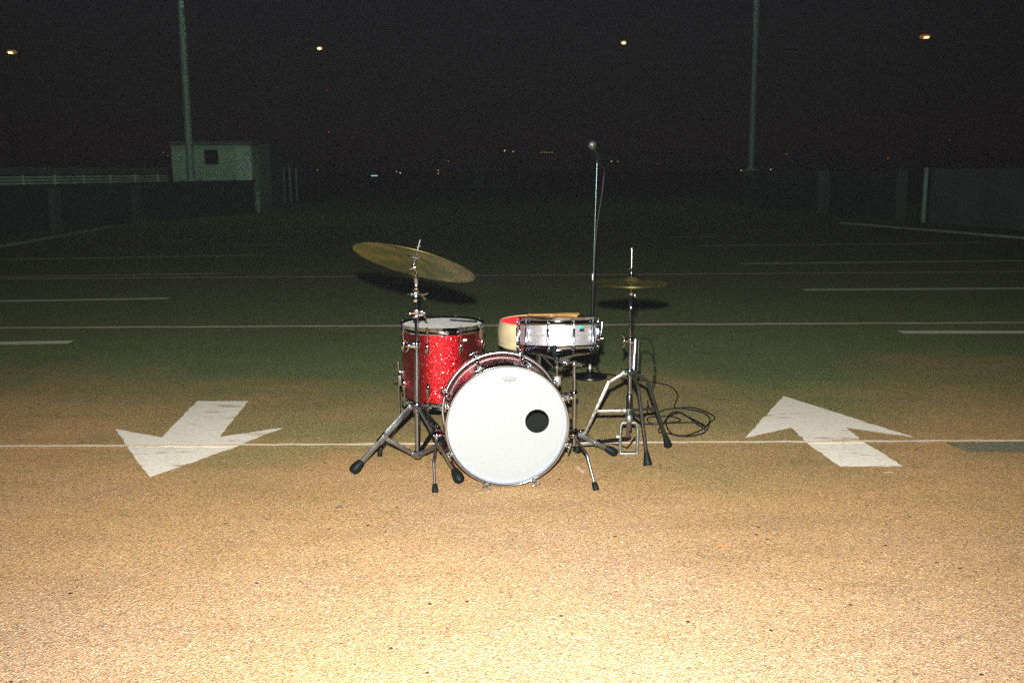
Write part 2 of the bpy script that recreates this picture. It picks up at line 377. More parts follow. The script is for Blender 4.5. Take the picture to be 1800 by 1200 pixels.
def decal(name, pix, mat, z, label=None, jit=0.005):
    cor = [gr(*p) for p in pix]; pts = []; rnd = random.Random(len(pix)*7+int(pix[0][0]))
    for a, c_ in zip(cor, cor[1:]+cor[:1]):      # slightly ragged painted edge
        d = c_-a; k = max(1, int(d.length/0.035)); sd = Vector((-d.y, d.x, 0)).normalized()
        for i in range(k): pts.append(a + d*(i/k) + (sd*rnd.gauss(0, jit*0.6) if i else Vector((0, 0, 0))))
    def f(bm):
        bm.faces.new([bm.verts.new((p.x, p.y, z)) for p in pts])
    return part(name, f, mat, ground, label, smooth=False)
def strip(name, p0, p1, width, mat, z, label=None, wob=0.0, n=24, w2=None):
    a = gr(*p0); b_ = gr(*p1); d = (b_-a); d.z = 0; s = Vector((-d.y, d.x, 0)).normalized()
    rnd = random.Random(hash((p0, p1)) & 0xffff)
    def f(bm):
        L = []
        for i in range(n+1):
            t = i/n; c_ = a.lerp(b_, t) + s*rnd.uniform(-wob, wob); h = width/2*(1+rnd.uniform(-0.25, 0.25)*(1 if wob else 0.06))
            L.append((bm.verts.new((c_.x-s.x*h, c_.y-s.y*h, z)), bm.verts.new((c_.x+s.x*h, c_.y+s.y*h, z))))
        for i in range(n): bm.faces.new((L[i][0], L[i+1][0], L[i+1][1], L[i][1]))
    return part(name, f, mat, ground, label, smooth=False)

# slab joints filled with pale sealant, running right across the car park
strip('slab_joint', (-150, 788), (1950, 776), 0.032, 'joint_sealant', 0.010, 'pale sealed joint running behind the bass drum and through both arrows', wob=0.006, n=70)
strip('slab_joint', (-150, 578), (1950, 567), 0.072, 'joint_sealant', 0.006, 'thin pale joint crossing behind the snare drum', wob=0.01, n=60)
strip('slab_joint', (-150, 492), (1950, 477), 0.095, 'joint_sealant', 0.006, 'faint pale joint crossing behind the ride cymbal shadow', wob=0.012, n=50)
# painted arrows
decal('painted_arrow', [(347, 706), (437, 706), (411, 737), (387, 769), (497, 753), (400, 792), (264, 840), (240, 810), (203, 755), (284, 770)], 'road_paint', 0.005, 'worn white arrow left of the drum kit pointing to the viewer')
decal('painted_arrow', [(1377, 697), (1608, 770), (1487, 753), (1515, 776), (1588, 821), (1477, 821), (1420, 781), (1391, 753), (1310, 771)], 'road_paint', 0.005, 'worn white arrow right of the drum kit pointing away')
# bay lines left and right
for p0, p1, wd in (((-60, 605), (125, 602), 0.15), ((-60, 531), (297, 525), 0.16), ((-60, 488.5), (394, 481), 0.12), ((-60, 458), (463, 448.5), 0.20), ((420, 432), (516, 430), 0.16)):
    strip('bay_line', p0, p1, wd, 'bay_paint', 0.005)
for p0, p1, wd in (((1583, 584.5), (1860, 584.5), 0.15), ((1412, 510), (1860, 507), 0.18), ((1301, 464), (1860, 458), 0.20), ((1229, 432.5), (1740, 427), 0.24), ((1180, 417), (1290, 416), 0.2)):
    strip('bay_line', p0, p1, wd, 'bay_paint', 0.005)
decal('tar_patch', [(1662, 779), (1960, 775), (1960, 794), (1702, 796)], 'tar_patch', 0.004, 'dark tarmac repair at the right edge of the picture')
for p0, p1 in (((538, 345.5), (561, 345.3)), ((581, 344.8), (601, 344.6)), ((1081, 342), (1088, 342))):
    strip('yellow_line', p0, p1, 0.5, 'yellow_paint', 0.012)
# scraps and grit
for p in (((1551, 831), (1570, 830), (1569, 833), (1553, 833)), ((1410, 838), (1414, 838), (1414, 840), (1410, 840)), ((1012, 822), (1018, 822), (1030, 831), (1024, 833))):
    decal('paint_fleck', list(p), 'fleck_paint', 0.005)
def grit(bm):
    rnd = random.Random(3)
    for i in range(300):
        px = rnd.uniform(-40, 1840); py = rnd.uniform(640, 1215)**1.0
        p = gr(px, py); s = rnd.choice((0.0022, 0.003, 0.004, 0.0055))*rnd.uniform(0.8, 1.3)
        a = rnd.uniform(0, 6.28); k = rnd.uniform(0.9, 1.9)
        top = bm.verts.new((p.x, p.y, s*0.8)); ring = []
        for j in range(5):
            t = a+j*1.2566; rr = s*rnd.uniform(0.7, 1.2); ring.append(bm.verts.new((p.x+math.cos(t)*rr*k, p.y+math.sin(t)*rr, 0.0005)))
        for j in range(5): bm.faces.new((ring[j], ring[(j+1) % 5], top))
gt = part('grit', grit, 'stone', None, smooth=False); gt['kind'] = 'stuff'; gt['label'] = 'loose grit scattered on the tarmac'; gt['category'] = 'grit'
def leafm(bm):
    p = gr(1269, 963); pts = [(-0.022, 0, 0.004), (-0.008, -0.009, 0.010), (0.010, -0.008, 0.007), (0.022, 0.001, 0.004), (0.008, 0.009, 0.008), (-0.010, 0.008, 0.006)]
    vs = [bm.verts.new(p+Vector(q)) for q in pts]; cc = bm.verts.new(p+Vector((0, 0, 0.003)))
    for i in range(6): bm.faces.new((vs[i], vs[(i+1) % 6], cc))
    lo = [bm.verts.new(p+Vector((q[0], q[1], q[2]-0.0012))) for q in pts]; c2 = bm.verts.new(p+Vector((0, 0, 0.0018)))
    for i in range(6): bm.faces.new((lo[(i+1) % 6], lo[i], c2)); bm.faces.new((vs[i], lo[i], lo[(i+1) % 6], vs[(i+1) % 6]))
one('dry_leaf', leafm, 'dry_leaf', 'small rust-brown dry leaf on the bare ground right of the kit', 'leaf')
def twig(bm):
    p = gr(595, 892); tube(bm, [p+Vector((-0.014, 0, 0.004)), p+Vector((0, 0.004, 0.006)), p+Vector((0.016, 0.002, 0.004))], [0.003, 0.004, 0.002], 7)
one('twig', twig, 'dark_wood', 'tiny dark twig on the ground below the cymbal stand foot', 'twig')

# kerbs in front of the boundary walls
def kerb(p0, p1, label):
    a = gr(*p0); b_ = gr(*p1)
    d = (b_-a); d.z = 0; s = Vector((-d.y, d.x, 0))  .normalized()*0.05
    def f(bm): poly_prism(bm, [a-s, b_-s, b_+s, a+s], -0.02, 0.045)
    o = part('kerb', f, 'kerb_concrete', None, label, smooth=False); o['kind'] = 'structure'
kerb((-200, 470), (190, 401), 'low kerb at the foot of the left wall')
kerb((1480, 393), (2250, 458), 'low kerb at the foot of the right wall')

# ---- left boundary: wall with piers, railing on top
A1 = gr(449, 374); A0 = gr(97, 404) + (gr(97, 404)-A1)*0.9; WH = 1.03
def wall_at(px):      # point of the wall line seen at that column
    d = ray(px, 400); e = A1-A0
    t_ = (A0.x*d.y - A0.y*d.x)/(e.y*d.x - e.x*d.y); return A0 + e*t_
wd_ = (A1-A0).normalized(); wn = Vector((wd_.y, -wd_.x, 0))
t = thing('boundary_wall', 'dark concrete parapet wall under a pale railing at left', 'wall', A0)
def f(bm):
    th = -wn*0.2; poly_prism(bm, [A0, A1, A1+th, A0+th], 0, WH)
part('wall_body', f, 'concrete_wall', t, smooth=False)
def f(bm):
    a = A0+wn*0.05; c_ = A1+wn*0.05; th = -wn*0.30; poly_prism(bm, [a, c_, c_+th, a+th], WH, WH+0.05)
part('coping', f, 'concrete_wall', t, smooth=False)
for s in (97, 240):
    c_ = wall_at(s)
    def f(bm): bar(bm, c_+wn*0.06+Vector((0, 0, 0.002)), c_+wn*0.06+Vector((0, 0, WH-0.01)), 0.34, 0.12, wd_, 0.01)
    part('pier', f, 'concrete_pier', t)
    def f(bm): bar(bm, c_+wn*0.10+Vector((0, 0, 0.003)), c_+wn*0.10+Vector((0, 0, 0.16)), 0.46, 0.16, wd_, 0.01)
    part('pier_foot', f, 'concrete_pier', t)
t = thing('railing', 'pale green metal railing along the top of the left wall', 'railing', A0+Vector((0, 0, WH+0.05)))
rp0 = A0-wn*0.08+Vector((0, 0, WH+0.05)); rp1 = wall_at(305)-wn*0.08+Vector((0, 0, WH+0.05))
for hgt in (0.03, 0.10, 0.17):
    def f(bm): bar(bm, rp0+Vector((0, 0, hgt)), rp1+Vector((0, 0, hgt)), 0.05, 0.022, (0, 0, 1), 0.004)
    part('rail', f, 'rail_paint', t)
def f(bm): bar(bm, rp0+Vector((0, 0, 0.31)), rp1+Vector((0, 0, 0.31)), 0.17, 0.03, (0, 0, 1), 0.004)
part('top_board', f, 'hoarding', t)
for i in range(13):
    q = rp0.lerp(rp1, (i+0.5)/13)+wn*0.035
    def f(bm): cyl(bm, q+Vector((0, 0, 0.001)), q+Vector((0, 0, 0.22)), 0.03, 10)
    part('post', f, 'rail_paint', t)

# ---- hut beyond the left wall
HY = 36.0
def hp(px, py, dy=0.0): return at(px, py, HY+dy)
hx0, hx1 = hp(303, 300).x, hp(444, 300).x; hz1 = hp(370, 256).z; hz2 = hp(370, 248.5).z
wx0, wx1 = hp(359.5, 300).x, hp(385, 300).x; wz0, wz1 = hp(370, 290).z, hp(370, 263).z
t = thing('hut', 'small pale flat-roofed hut with a square dark window beyond the left wall', 'hut', (hx0, HY, 0))
def f(bm):
    for (a, c_, z0, z1) in ((hx0, wx0, 0, hz1), (wx1, hx1-0.55, 0, hz1), (wx0, wx1, 0, wz0), (wx0, wx1, wz1, hz1)):
        box(bm, ((a+c_)/2, HY+0.1, (z0+z1)/2), (c_-a, 0.2, z1-z0))
    box(bm, (hx0+0.1, HY+1.6, hz1/2), (0.2, 2.8, hz1)); box(bm, (hx1-0.1, HY+1.6, hz1/2), (0.2, 2.8, hz1)); box(bm, ((hx0+hx1)/2, HY+3.1, hz1/2), (hx1-hx0, 0.2, hz1))
part('wall', f, 'hut_render', t, smooth=False)
def f(bm): box(bm, (hx1-0.27, HY+0.06, hz1/2), (0.54, 0.26, hz1-0.004))
part('door', f, 'hut_panel', t, smooth=False)
def f(bm): box(bm, ((hx0+hx1)/2+0.03, HY+1.6, (hz1+hz2)/2+0.002), (hx1-hx0+0.06, 3.5, hz2-hz1))
part('roof', f, 'hut_roof', t, smooth=False)
wn_ = part('window', lambda bm: box(bm, ((wx0+wx1)/2, HY+0.12, (wz0+wz1)/2), (wx1-wx0-0.004, 0.02, wz1-wz0-0.004)), 'glass_dark', t, smooth=False)
def f(bm):
    for (cx, cz, sx, sz) in (((wx0+wx1)/2, wz0+0.02, wx1-wx0-0.006, 0.04), ((wx0+wx1)/2, wz1-0.02, wx1-wx0-0.006, 0.04), (wx0+0.02, (wz0+wz1)/2, 0.036, wz1-wz0-0.09), (wx1-0.02, (wz0+wz1)/2, 0.036, wz1-wz0-0.09)):
        box(bm, (cx, HY+0.09, cz), (sx, 0.04, sz))
part('frame', f, 'hut_roof', wn_, smooth=False)
# annex and steel fence to the right of the hut
ax0, ax1 = hp(449, 300, 1).x, hp(476, 300, 1).x; az = hp(460, 258, 1).z
t = thing('shed', 'dim dark shed wall beside the pale hut', 'shed', (ax0, HY+1, 0))
part('wall', lambda bm: box(bm, ((ax0+ax1)/2, HY+2.0, az/2), (ax1-ax0, 2.0, az)), 'hoarding', t, smooth=False)
part('downpipe', lambda bm: cyl(bm, (ax0+0.03, HY+0.93, 0.9), (ax0+0.03, HY+0.93, az-0.05), 0.06, 10), 'rail_paint', t)
part('roof', lambda bm: box(bm, ((ax0+ax1)/2, HY+2.0, az+0.04), (ax1-ax0+0.1, 2.2, 0.08)), 'hut_roof', t, smooth=False)
t = thing('steel_fence', 'short run of upright steel fence posts right of the hut', 'fence', gr(455, 373))
fp = [(455, 373, 338), (491, 360, 292), (501, 357.5, 291), (511.5, 355, 290.5), (522.5, 352.5, 292)]
for (px, py, pt) in fp:
    b0 = gr(px, py); tp = at(px-2, pt, b0.y)
    part('post', lambda bm: bar(bm, b0, (b0.x, b0.y, tp.z), 0.09, 0.09, (1, 0, 0), 0.01), 'rail_paint', t)
q0 = at(489, 293, gr(491, 360).y); q1 = at(522.5, 294, gr(522.5, 352.5).y); q1.z = q0.z
part('rail', lambda bm: bar(bm, q0, q1, 0.05, 0.05, (0, 0, 1), 0.008), 'hoarding', t)

# ---- right boundary
t = thing('hoarding', 'dim pale panel hoarding at the far right edge', 'hoarding', (11.5, 25, 0))
B0 = gr(1622, 391); B1 = gr(2250, 441)
def panel_run(parent, a, b_, n, z1, mat, name='panel'):
    d = (b_-a)/n; nn = Vector((d.y, -d.x, 0)).normalized()
    for i in range(n):
        p = a+d*(i+0.008); q = a+d*(i+0.992); th = nn*-0.05*(1 if nn.y < 0 else -1)
        part(name, lambda bm: poly_prism(bm, [p, q, q+th, p+th], 0.0, z1 - 0.008*(i % 2)), mat, parent, smooth=False)
panel_run(t, B0+Vector((0.12, -0.02, 0)), B1, 6, 1.345, 'hoarding')
part('post', lambda bm: bar(bm, B0, B0+Vector((0, 0, 1.37)), 0.09, 0.09, (1, 0, 0), 0.006), 'pole_paint', t)
B2 = gr(1583, 387)
one('pier', lambda bm: box(bm, B2+Vector((0, 0.16, 0.68)), (0.27, 0.30, 1.36), None, 0.015), 'concrete_pier', 'pale square pier beside the gap in the right wall', 'pier', origin=B2)
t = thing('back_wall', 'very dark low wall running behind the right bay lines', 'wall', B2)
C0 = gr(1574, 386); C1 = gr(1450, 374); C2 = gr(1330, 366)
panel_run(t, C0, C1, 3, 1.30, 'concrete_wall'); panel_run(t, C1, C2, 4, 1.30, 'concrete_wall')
part('post', lambda bm: bar(bm, gr(1452, 376), gr(1452, 376)+Vector((0, 0, 1.32)), 0.11, 0.11, (1, 0, 0), 0.006), 'concrete_pier', t)
part('post', lambda bm: bar(bm, gr(1442, 374), gr(1442, 374)+Vector((0, 0, 1.3)), 0.22, 0.12, (1, 0, 0), 0.006), 'hoarding', t)
# faint far gate in the middle
t = thing('far_gate', 'faint distant metal gate on the dark middle horizon', 'gate', gr(835, 329))
FY = gr(835, 329).y
for px in (782, 836, 840, 847, 867, 889):
    a = at(px, 292, FY); part('post', lambda bm: bar(bm, (a.x, FY, 0), a, 0.09, 0.09, (1, 0, 0), 0.01), 'rail_paint', t)
for (p, py) in (((800, 827), 292), ((800, 889), 328)):
    a = at(p[0], py, FY-0.1); c_ = at(p[1], py, FY-0.1); part('rail', lambda bm: bar(bm, a, c_, 0.07, 0.06, (0, 0, 1), 0.01), 'rail_paint', t)

# ---- tall lamp poles standing on the walls, lamps above the frame
def mast(p, ztop, r0_, r1_, label, side):
    t = thing('light_pole', label, 'light pole', p, 'tall light poles on the walls')
    part('base_plate', lambda bm: box(bm, p+Vector((0, 0, 0.03)), (0.52, 0.40, 0.06), None, 0.01), 'pole_paint', t)
    part('pole', lambda bm: tube(bm, [p+Vector((0, 0, 0.06)), p+Vector((0, 0, ztop-p.z))], [r0_, r1_], 20), 'pole_paint', t)
    tp = Vector((p.x, p.y, ztop))
    part('arm', lambda bm: tube(bm, spline([tp-Vector((0, 0, 0.1)), tp+Vector((side*0.25, -0.1, 0.12)), tp+Vector((side*1.1, -0.5, 0.22))]), 0.045, 10), 'pole_paint', t)
    hd = tp+Vector((side*1.35, -0.6, 0.24))
    h = part('lamp_head', lambda bm: box(bm, hd, (0.75, 0.32, 0.14), None, 0.03), 'cast_metal', t)
    part('lens', lambda bm: box(bm, hd-Vector((0, 0, 0.085)), (0.55, 0.24, 0.026), None, 0.008), 'lamp_glow', h)
    l = light('lamp_light', 'SPOT', hd-Vector((0, 0, 0.14)), 90, (0.80, 1.0, 0.62), spot_size=R_(165), spot_blend=0.6, shadow_soft_size=0.03)
    l.parent = t; l.location = hd-Vector((0, 0, 0.14))-p
pl = wall_at(346)-wn*0.10; pl.z = WH+0.05
mast(pl, 8.6, 0.115, 0.085, 'teal light pole rising in front of the hut', 1)
pr = at(1320, 300, 38.0); pr.z = 1.30
mast(pr, 10.6, 0.115, 0.10, 'teal light pole rising behind the microphone on the right', -1)
wl = thing('plinth', 'low dark concrete plinth under the right light pole', 'plinth', (pr.x, pr.y, 0))
part('block', lambda bm: box(bm, (pr.x, pr.y, 0.65), (0.7, 0.6, 1.298), None, 0.01), 'concrete_wall', wl)

# ---- lit street lamps far behind
def street(px, py, Y, label, side, size):
    h = at(px, py, Y); b0 = Vector((h.x+side*0.55*size, Y, 0))
    t = thing('street_lamp', label, 'street lamp', b0, 'lit street lamps in a row')
    part('mast', lambda bm: tube(bm, [b0, Vector((b0.x, Y, h.z-0.1))], [0.10, 0.06], 10), 'dark_steel', t)
    part('arm', lambda bm: tube(bm, [Vector((b0.x, Y, h.z-0.12)), Vector((h.x, Y, h.z+0.10))], 0.05, 8), 'dark_steel', t)
    hd = part('lamp_head', lambda bm: box(bm, h+Vector((0, 0, 0.20)), (0.62*size, 0.3, 0.12), None, 0.04), 'dark_steel', t)
    part('lens', lambda bm: lathe(bm, [(0, -0.10), (0.16*size, -0.08), (0.25*size, 0), (0.14*size, 0.06), (0, 0.07)], h-Vector((0, 0.12, 0.03)), (0, 0, 1), 16), 'lamp_glow', hd)
    part('glare_bowl', lambda bm: lathe(bm, [(0, -0.15), (0.22*size, -0.12), (0.38*size, -0.02), (0.30*size, 0.10), (0, 0.14)], h, (0, 0, 1), 16), 'lamp_glare', hd)  # added dim orange bowl standing in for glare around the lamp
street(21, 92, 70, 'lit street lamp at the far upper left corner', -1, 0.9)
street(562, 85, 74, 'small lit street lamp right of the left pole', -1, 0.62)
street(1096, 75, 72, 'small lit street lamp above the microphone', 1, 0.62)
street(1626, 65, 66, 'brightest lit street lamp at upper right', 1, 0.95)

# ---- points of light of the far town, each a lantern on a thin post
def far(px, py, mat, r, label, Y=160):
    p = at(px, py, Y); r *= 0.85
    t = thing('distant_light', label, 'light', (p.x, Y, 0), 'far lights of the town')
    part('post', lambda bm: tube(bm, [(p.x, Y, 0), (p.x, Y, max(0.05, p.z-r))], 0.04, 6), 'dark_steel', t)
    part('lantern', lambda bm: lathe(bm, [(0, -r), (r*0.8, -r*0.5), (r, 0), (r*0.8, r*0.5), (0, r)], p, (0, 0, 1), 8), mat, t)
far(575, 158, 'far_red', 0.07, 'upper red pinprick light left of centre')
far(578, 232, 'far_red', 0.10, 'red pinprick light below another left of centre')
far(580, 268, 'far_red', 0.06, 'faint lowest red pinprick light left of centre')
far(1669, 246, 'far_red', 0.10, 'single red pinprick light at far right')
far(558, 299, 'far_amber', 0.10, 'amber pinprick light right of the steel fence')
far(697, 302, 'far_amber', 0.11, 'left one of two amber lights above the ride cymbal')
far(703.5, 304, 'far_white', 0.13, 'right one of two amber lights above the ride cymbal')
far(770.5, 299.5, 'far_white', 0.10, 'upper one of two stacked white pinpricks')
far(770.5, 305, 'far_white', 0.09, 'lower one of two stacked white pinpricks')
far(788, 283, 'far_amber', 0.08, 'faint amber pinprick above the far gate')
far(887, 265, 'far_white', 0.14, 'left one of two pale lights on the middle skyline')
far(902, 266.5, 'far_amber', 0.13, 'right one of two pale lights on the middle skyline')
for i, x in enumerate((951.5, 956.5, 961, 965.5, 970.5)):
    far(x, 268, 'far_amber', 0.085, ['first', 'second', 'middle', 'fourth', 'last'][i]+' from the left of five amber pinpricks in a row')
far(1075, 284, 'far_white', 0.11, 'white pinprick just right of the microphone cable')
far(1086, 284, 'far_amber', 0.09, 'second pinprick right of the microphone cable')
far(1156, 288, 'far_red', 0.08, 'reddish pinprick left of the right light pole')
far(1303, 300, 'far_white', 0.14, 'white light left of the right light pole foot')
far(1355, 298, 'far_white', 0.11, 'white light right of the right light pole foot')
far(1383, 271, 'far_amber', 0.08, 'faint amber pinprick right of the right light pole')
far(1561, 278.5, 'far_amber', 0.08, 'faint amber pinprick over the right pier')
far(287, 268, 'far_amber', 0.08, 'faint amber pinprick left of the hut roof')
far(295, 274, 'far_amber', 0.06, 'faintest amber pinprick touching the hut wall')
p_ = at(658, 309, 120)
t = thing('far_sign', 'tiny pale cyan lit strip on the left middle horizon', 'sign', (p_.x, 120, 0))
part('panel', lambda bm: box(bm, p_, (0.75, 0.1, 0.12), None, 0.01), 'far_cyan', t)
part('post', lambda bm: tube(bm, [(p_.x, 120.1, 0), (p_.x, 120.1, p_.z)], 0.05, 6), 'dark_steel', t)

# added scattering volume that the flash lights up, only to lift the blacks
hz_ = bpy.data.materials.new('black_lift'); hz_.use_nodes = True; MAT['black_lift'] = hz_
hn = hz_.node_tree; hn.nodes.clear(); ho = hn.nodes.new('ShaderNodeOutputMaterial'); hv_ = hn.nodes.new('ShaderNodeVolumePrincipled')
hv_.inputs['Color'].default_value = (0.83, 0.87, 1.0, 1); hv_.inputs['Density'].default_value = 1.95e-4
hn.links.new(hv_.outputs[0], ho.inputs['Volume'])
hz_o = part('added_haze', lambda bm: box(bm, (0, 1440, 14), (2900, 2990, 30)), 'black_lift', None, smooth=False); hz_o['kind'] = 'stuff'; hz_o['label'] = 'added faint veil that lifts the blacks over the whole car park'; hz_o['category'] = 'added_haze'

# ================================================================== drum hardware builders
def wingnut(bm, c_, ax, s=1.0, wing=None):
    """round boss with two wings; ax = bolt direction"""
    ax = Vector(ax).normalized(); c_ = Vector(c_); wv_ = Vector(wing) if wing is not None else perp(ax)[0]
    lathe(bm, [(0, 0), (0.008*s, 0), (0.007*s, 0.012*s), (0.004*s, 0.016*s), (0, 0.017*s)], c_, ax, 12)
    for sg in (-1, 1):
        tube(bm, [c_+ax*0.006*s, c_+ax*0.011*s+wv_*sg*0.014*s, c_+ax*0.018*s+wv_*sg*0.021*s], [0.0035*s, 0.0045*s, 0.003*s], 8)
def rubber_foot(bm, tip, d, L=0.06, r=0.021, bulb=True):
    """rubber foot: tip on the ground, leg arrives along d (pointing from leg to tip)"""
    d = Vector(d).normalized(); o = Vector(tip)
    if bulb: pr = [(0, 0.001), (r*0.72, 0.0), (r, L*0.18), (r*1.02, L*0.45), (r*0.82, L*0.8), (r*0.62, L), (0, L)]
    else: pr = [(0, 0), (r*0.95, 0), (r, L*0.10), (r*0.72, L*0.55), (r*0.42, L*0.96), (r*0.40, L), (0, L)]
    lathe(bm, pr, o, -d, 20)
def chan_leg(t, hub, tip, joint, wide, mat='steel_dull', footL=0.065, footr=0.023, bulb=True):
    """double flat-bar stand leg hub > tip with rubber foot"""
    hub = Vector(hub); tip = Vector(tip); d = (tip-hub).normalized()
    side = d.cross(Vector((0, 0, 1))).normalized()
    end = tip - d*footL*0.75
    def f(bm):
        bar(bm, hub, end, wide, 0.011, side.cross(d), 0.002)
        bar(bm, hub+d*0.01, hub+d*(end-hub).length*0.42, wide+0.003, 0.017, side.cross(d), 0.002)
        cyl(bm, joint-side*0.014, joint+side*0.014, 0.007, 10)
    lg = part('leg', f, mat, t)
    part('rubber_foot', lambda bm: rubber_foot(bm, tip, d, footL, footr, bulb), 'rubber', lg)
    return lg

# ================================================================== bass drum
BC = at(892, 748, 4.128)
yaw = R_(6.0)
ba = Vector((-math.sin(yaw), math.cos(yaw), 0))     # axis pointing to the back
bx = Vector((math.cos(yaw), math.sin(yaw), 0)); bz = Vector((0, 0, 1))
RB, RH, DB = 0.254, 0.266, 0.315
bass = thing('bass_drum', 'red sparkle bass drum with white front head and chrome hoops', 'drum', (BC.x, BC.y, 0))
def bpt(r, phi, s): return BC + bx*(r*math.sin(phi)) + bz*(r*math.cos(phi)) + ba*s     # phi from the top, clockwise as seen
part('shell', lambda bm: lathe(bm, [(RB, 0.028), (RB, DB-0.028), (RB-0.008, DB-0.028), (RB-0.008, 0.028)], BC, ba, 96, True), 'red_lacquer', bass)
part('lining', lambda bm: lathe(bm, [(RB-0.0085, 0.030), (RB-0.0085, DB-0.030), (RB-0.010, DB-0.030), (RB-0.010, 0.030)], BC, ba, 64, True), 'lining', bass)
def hoop_prof(s0, s1, RH=RH):
    P = []
    for (c0, sg) in ((s0+0.0045, -1), (s1-0.0045, 1)):
        L_ = []
        for j in range(9):
            a = R_(-150+j*37.5) ; L_.append((RH-0.004+0.0058*math.cos(R_(200-j*27.5)) if sg < 0 else RH-0.004+0.0058*math.cos(R_(-20+j*27.5)), (c0-0.0058*math.sin(R_(200-j*27.5))) if sg < 0 else (c0+0.0058*math.sin(R_(-20+j*27.5)))))
        P += L_
    return P + [(RH-0.0100, s1-0.008), (RH-0.0100, s0+0.008)]
fh = part('front_hoop', lambda bm: lathe(bm, hoop_prof(-0.012, 0.030), BC, ba, 128, True), 'chrome', bass, ang=50)
rh = part('rear_hoop', lambda bm: lathe(bm, hoop_prof(DB-0.034, DB+0.012, RH+0.003), BC, ba, 128, True), 'satin_chrome', bass, ang=50)
def head_front(bm):
    hc = (0.128, 0.016); hr = 0.0495; Rr = RH-0.0105; n_ = 96; rings = []
    for k in range(7):
        t = k/6; ring = []
        for j in range(n_):
            a = 2*math.pi*j/n_; x = (1-t)*(hc[0]+hr*math.cos(a)) + t*Rr*math.cos(a); z = (1-t)*(hc[1]+hr*math.sin(a)) + t*Rr*math.sin(a)
            ring.append(bm.verts.new(BC + bx*x + bz*z + ba*(0.004 if math.hypot(x, z) < Rr-0.004 else 0.008)))
        rings.append(ring)
    for k in range(6):
        for j in range(n_): bm.faces.new((rings[k][j], rings[k][(j+1) % n_], rings[k+1][(j+1) % n_], rings[k+1][j]))
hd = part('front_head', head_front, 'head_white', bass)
part('port_ring', lambda bm: lathe(bm, [(0.0496, 0), (0.0515, -0.001), (0.0515, -0.0028), (0.0485, -0.0028), (0.0478, 0.004), (0.0490, 0.004)], BC+bx*0.128+bz*0.016+ba*0.004, ba, 64, True), 'rubber', hd)
part('rear_head', lambda bm: lathe(bm, [(0, DB-0.006), (RH-0.0095, DB-0.006), (RH-0.0095, DB-0.009), (0, DB-0.009)], BC, ba, 64), 'ply', bass)
def hp2(px, py):      # photo pixel on the head's plane
    d = ray(px, py); nrm = ba; o = BC+ba*0.0032
    return CAM + d*((o-CAM).dot(nrm)/d.dot(nrm))
def zl(x, y): return hp2(860+x*70/1800, 645+y*40/1029)
def crown(bm):
    for line in ([(594, 460), (690, 632), (1165, 632), (1232, 472), (1130, 500), (1070, 478), (1012, 405), (985, 450), (910, 478), (840, 455), (800, 395), (775, 470), (690, 505), (594, 460)], [(700, 520), (725, 632)], [(1150, 510), (1140, 632)], [(860, 655), (925, 720), (985, 655)], [(780, 640), (1080, 640)]):
        P = [zl(*q) for q in line]
        for a, c_ in zip(P[:-1], P[1:]): bar(bm, a, c_, 0.0019, 0.0008, (c_-a).cross(ba), 0)
part('crown_print', crown, 'logo_grey', hd, 'small grey crown outline printed near the top of the head', smooth=False)
cu = bpy.data.curves.new('lettering', 'FONT'); cu.body = 'REMO'; cu.size = 0.0105; cu.align_x = 'CENTER'; cu.align_y = 'CENTER'; cu.extrude = 0.0002; cu.space_character = 1.25; cu.offset = 0.0002
to = bpy.data.objects.new('lettering_tmp', cu); COL.objects.link(to)
me = bpy.data.meshes.new_from_object(to.evaluated_get(bpy.context.evaluated_depsgraph_get())); bpy.data.objects.remove(to)
me.materials.append(MAT['logo_grey']); lo = bpy.data.objects.new('lettering', me); COL.objects.link(lo); lo.parent = hd
lo.matrix_local = Matrix.Translation(-wloc(hd)) @ mat4(zl(930, 572), bx, bz, -ba); lo.data.transform(Matrix.Diagonal((1.25, 1.0, 1.0, 1.0)))
# claws, rods with T-handles, lugs: front and rear
def claw(bm):
    # local: x tangential, y radial outwards, z along the axis towards the drum middle; origin on hoop outer face
    box(bm, (0, 0.006, 0.020), (0.020, 0.010, 0.050), None, 0.003)
    box(bm, (0, 0.000, -0.005), (0.015, 0.015, 0.006), None, 0.002)
    lathe(bm, [(0, 0), (0.009, 0), (0.009, 0.016), (0.006, 0.02), (0, 0.02)], (0, 0.013, 0.018), (0, 0, 1), 14)
def trod(bm):
    cyl(bm, (0, 0.014, -0.018), (0, 0.014, 0.095), 0.0032, 10)
    tube(bm, [(-0.019, 0.014, -0.021), (-0.008, 0.014, -0.021), (0.008, 0.014, -0.021), (0.019, 0.014, -0.021)], [0.0042, 0.0036, 0.0036, 0.0042], 10)
    box(bm, (0, 0.014, -0.020), (0.009, 0.009, 0.012), None, 0.002)
def lugm(bm):
    # local: y radial out, z along the rod; teardrop housing
    pr = [(0, -0.036), (0.006, -0.031), (0.0105, -0.016), (0.012, 0.0), (0.0105, 0.016), (0.006, 0.028), (0, 0.031)]
    t = bmesh.new(); lathe(t, pr, (0, 0, 0), (0, 0, 1), 18); t.transform(Matrix.Translation((0, 0.010, 0)) @ Matrix.Diagonal((1, 1.0, 1, 1)))
    idx = {v: bm.verts.new(v.co) for v in t.verts}
    for f_ in t.faces: bm.faces.new([idx[v] for v in f_.verts])
    t.free()
    box(bm, (0, 0.004, 0), (0.016, 0.008, 0.03), None, 0.002)
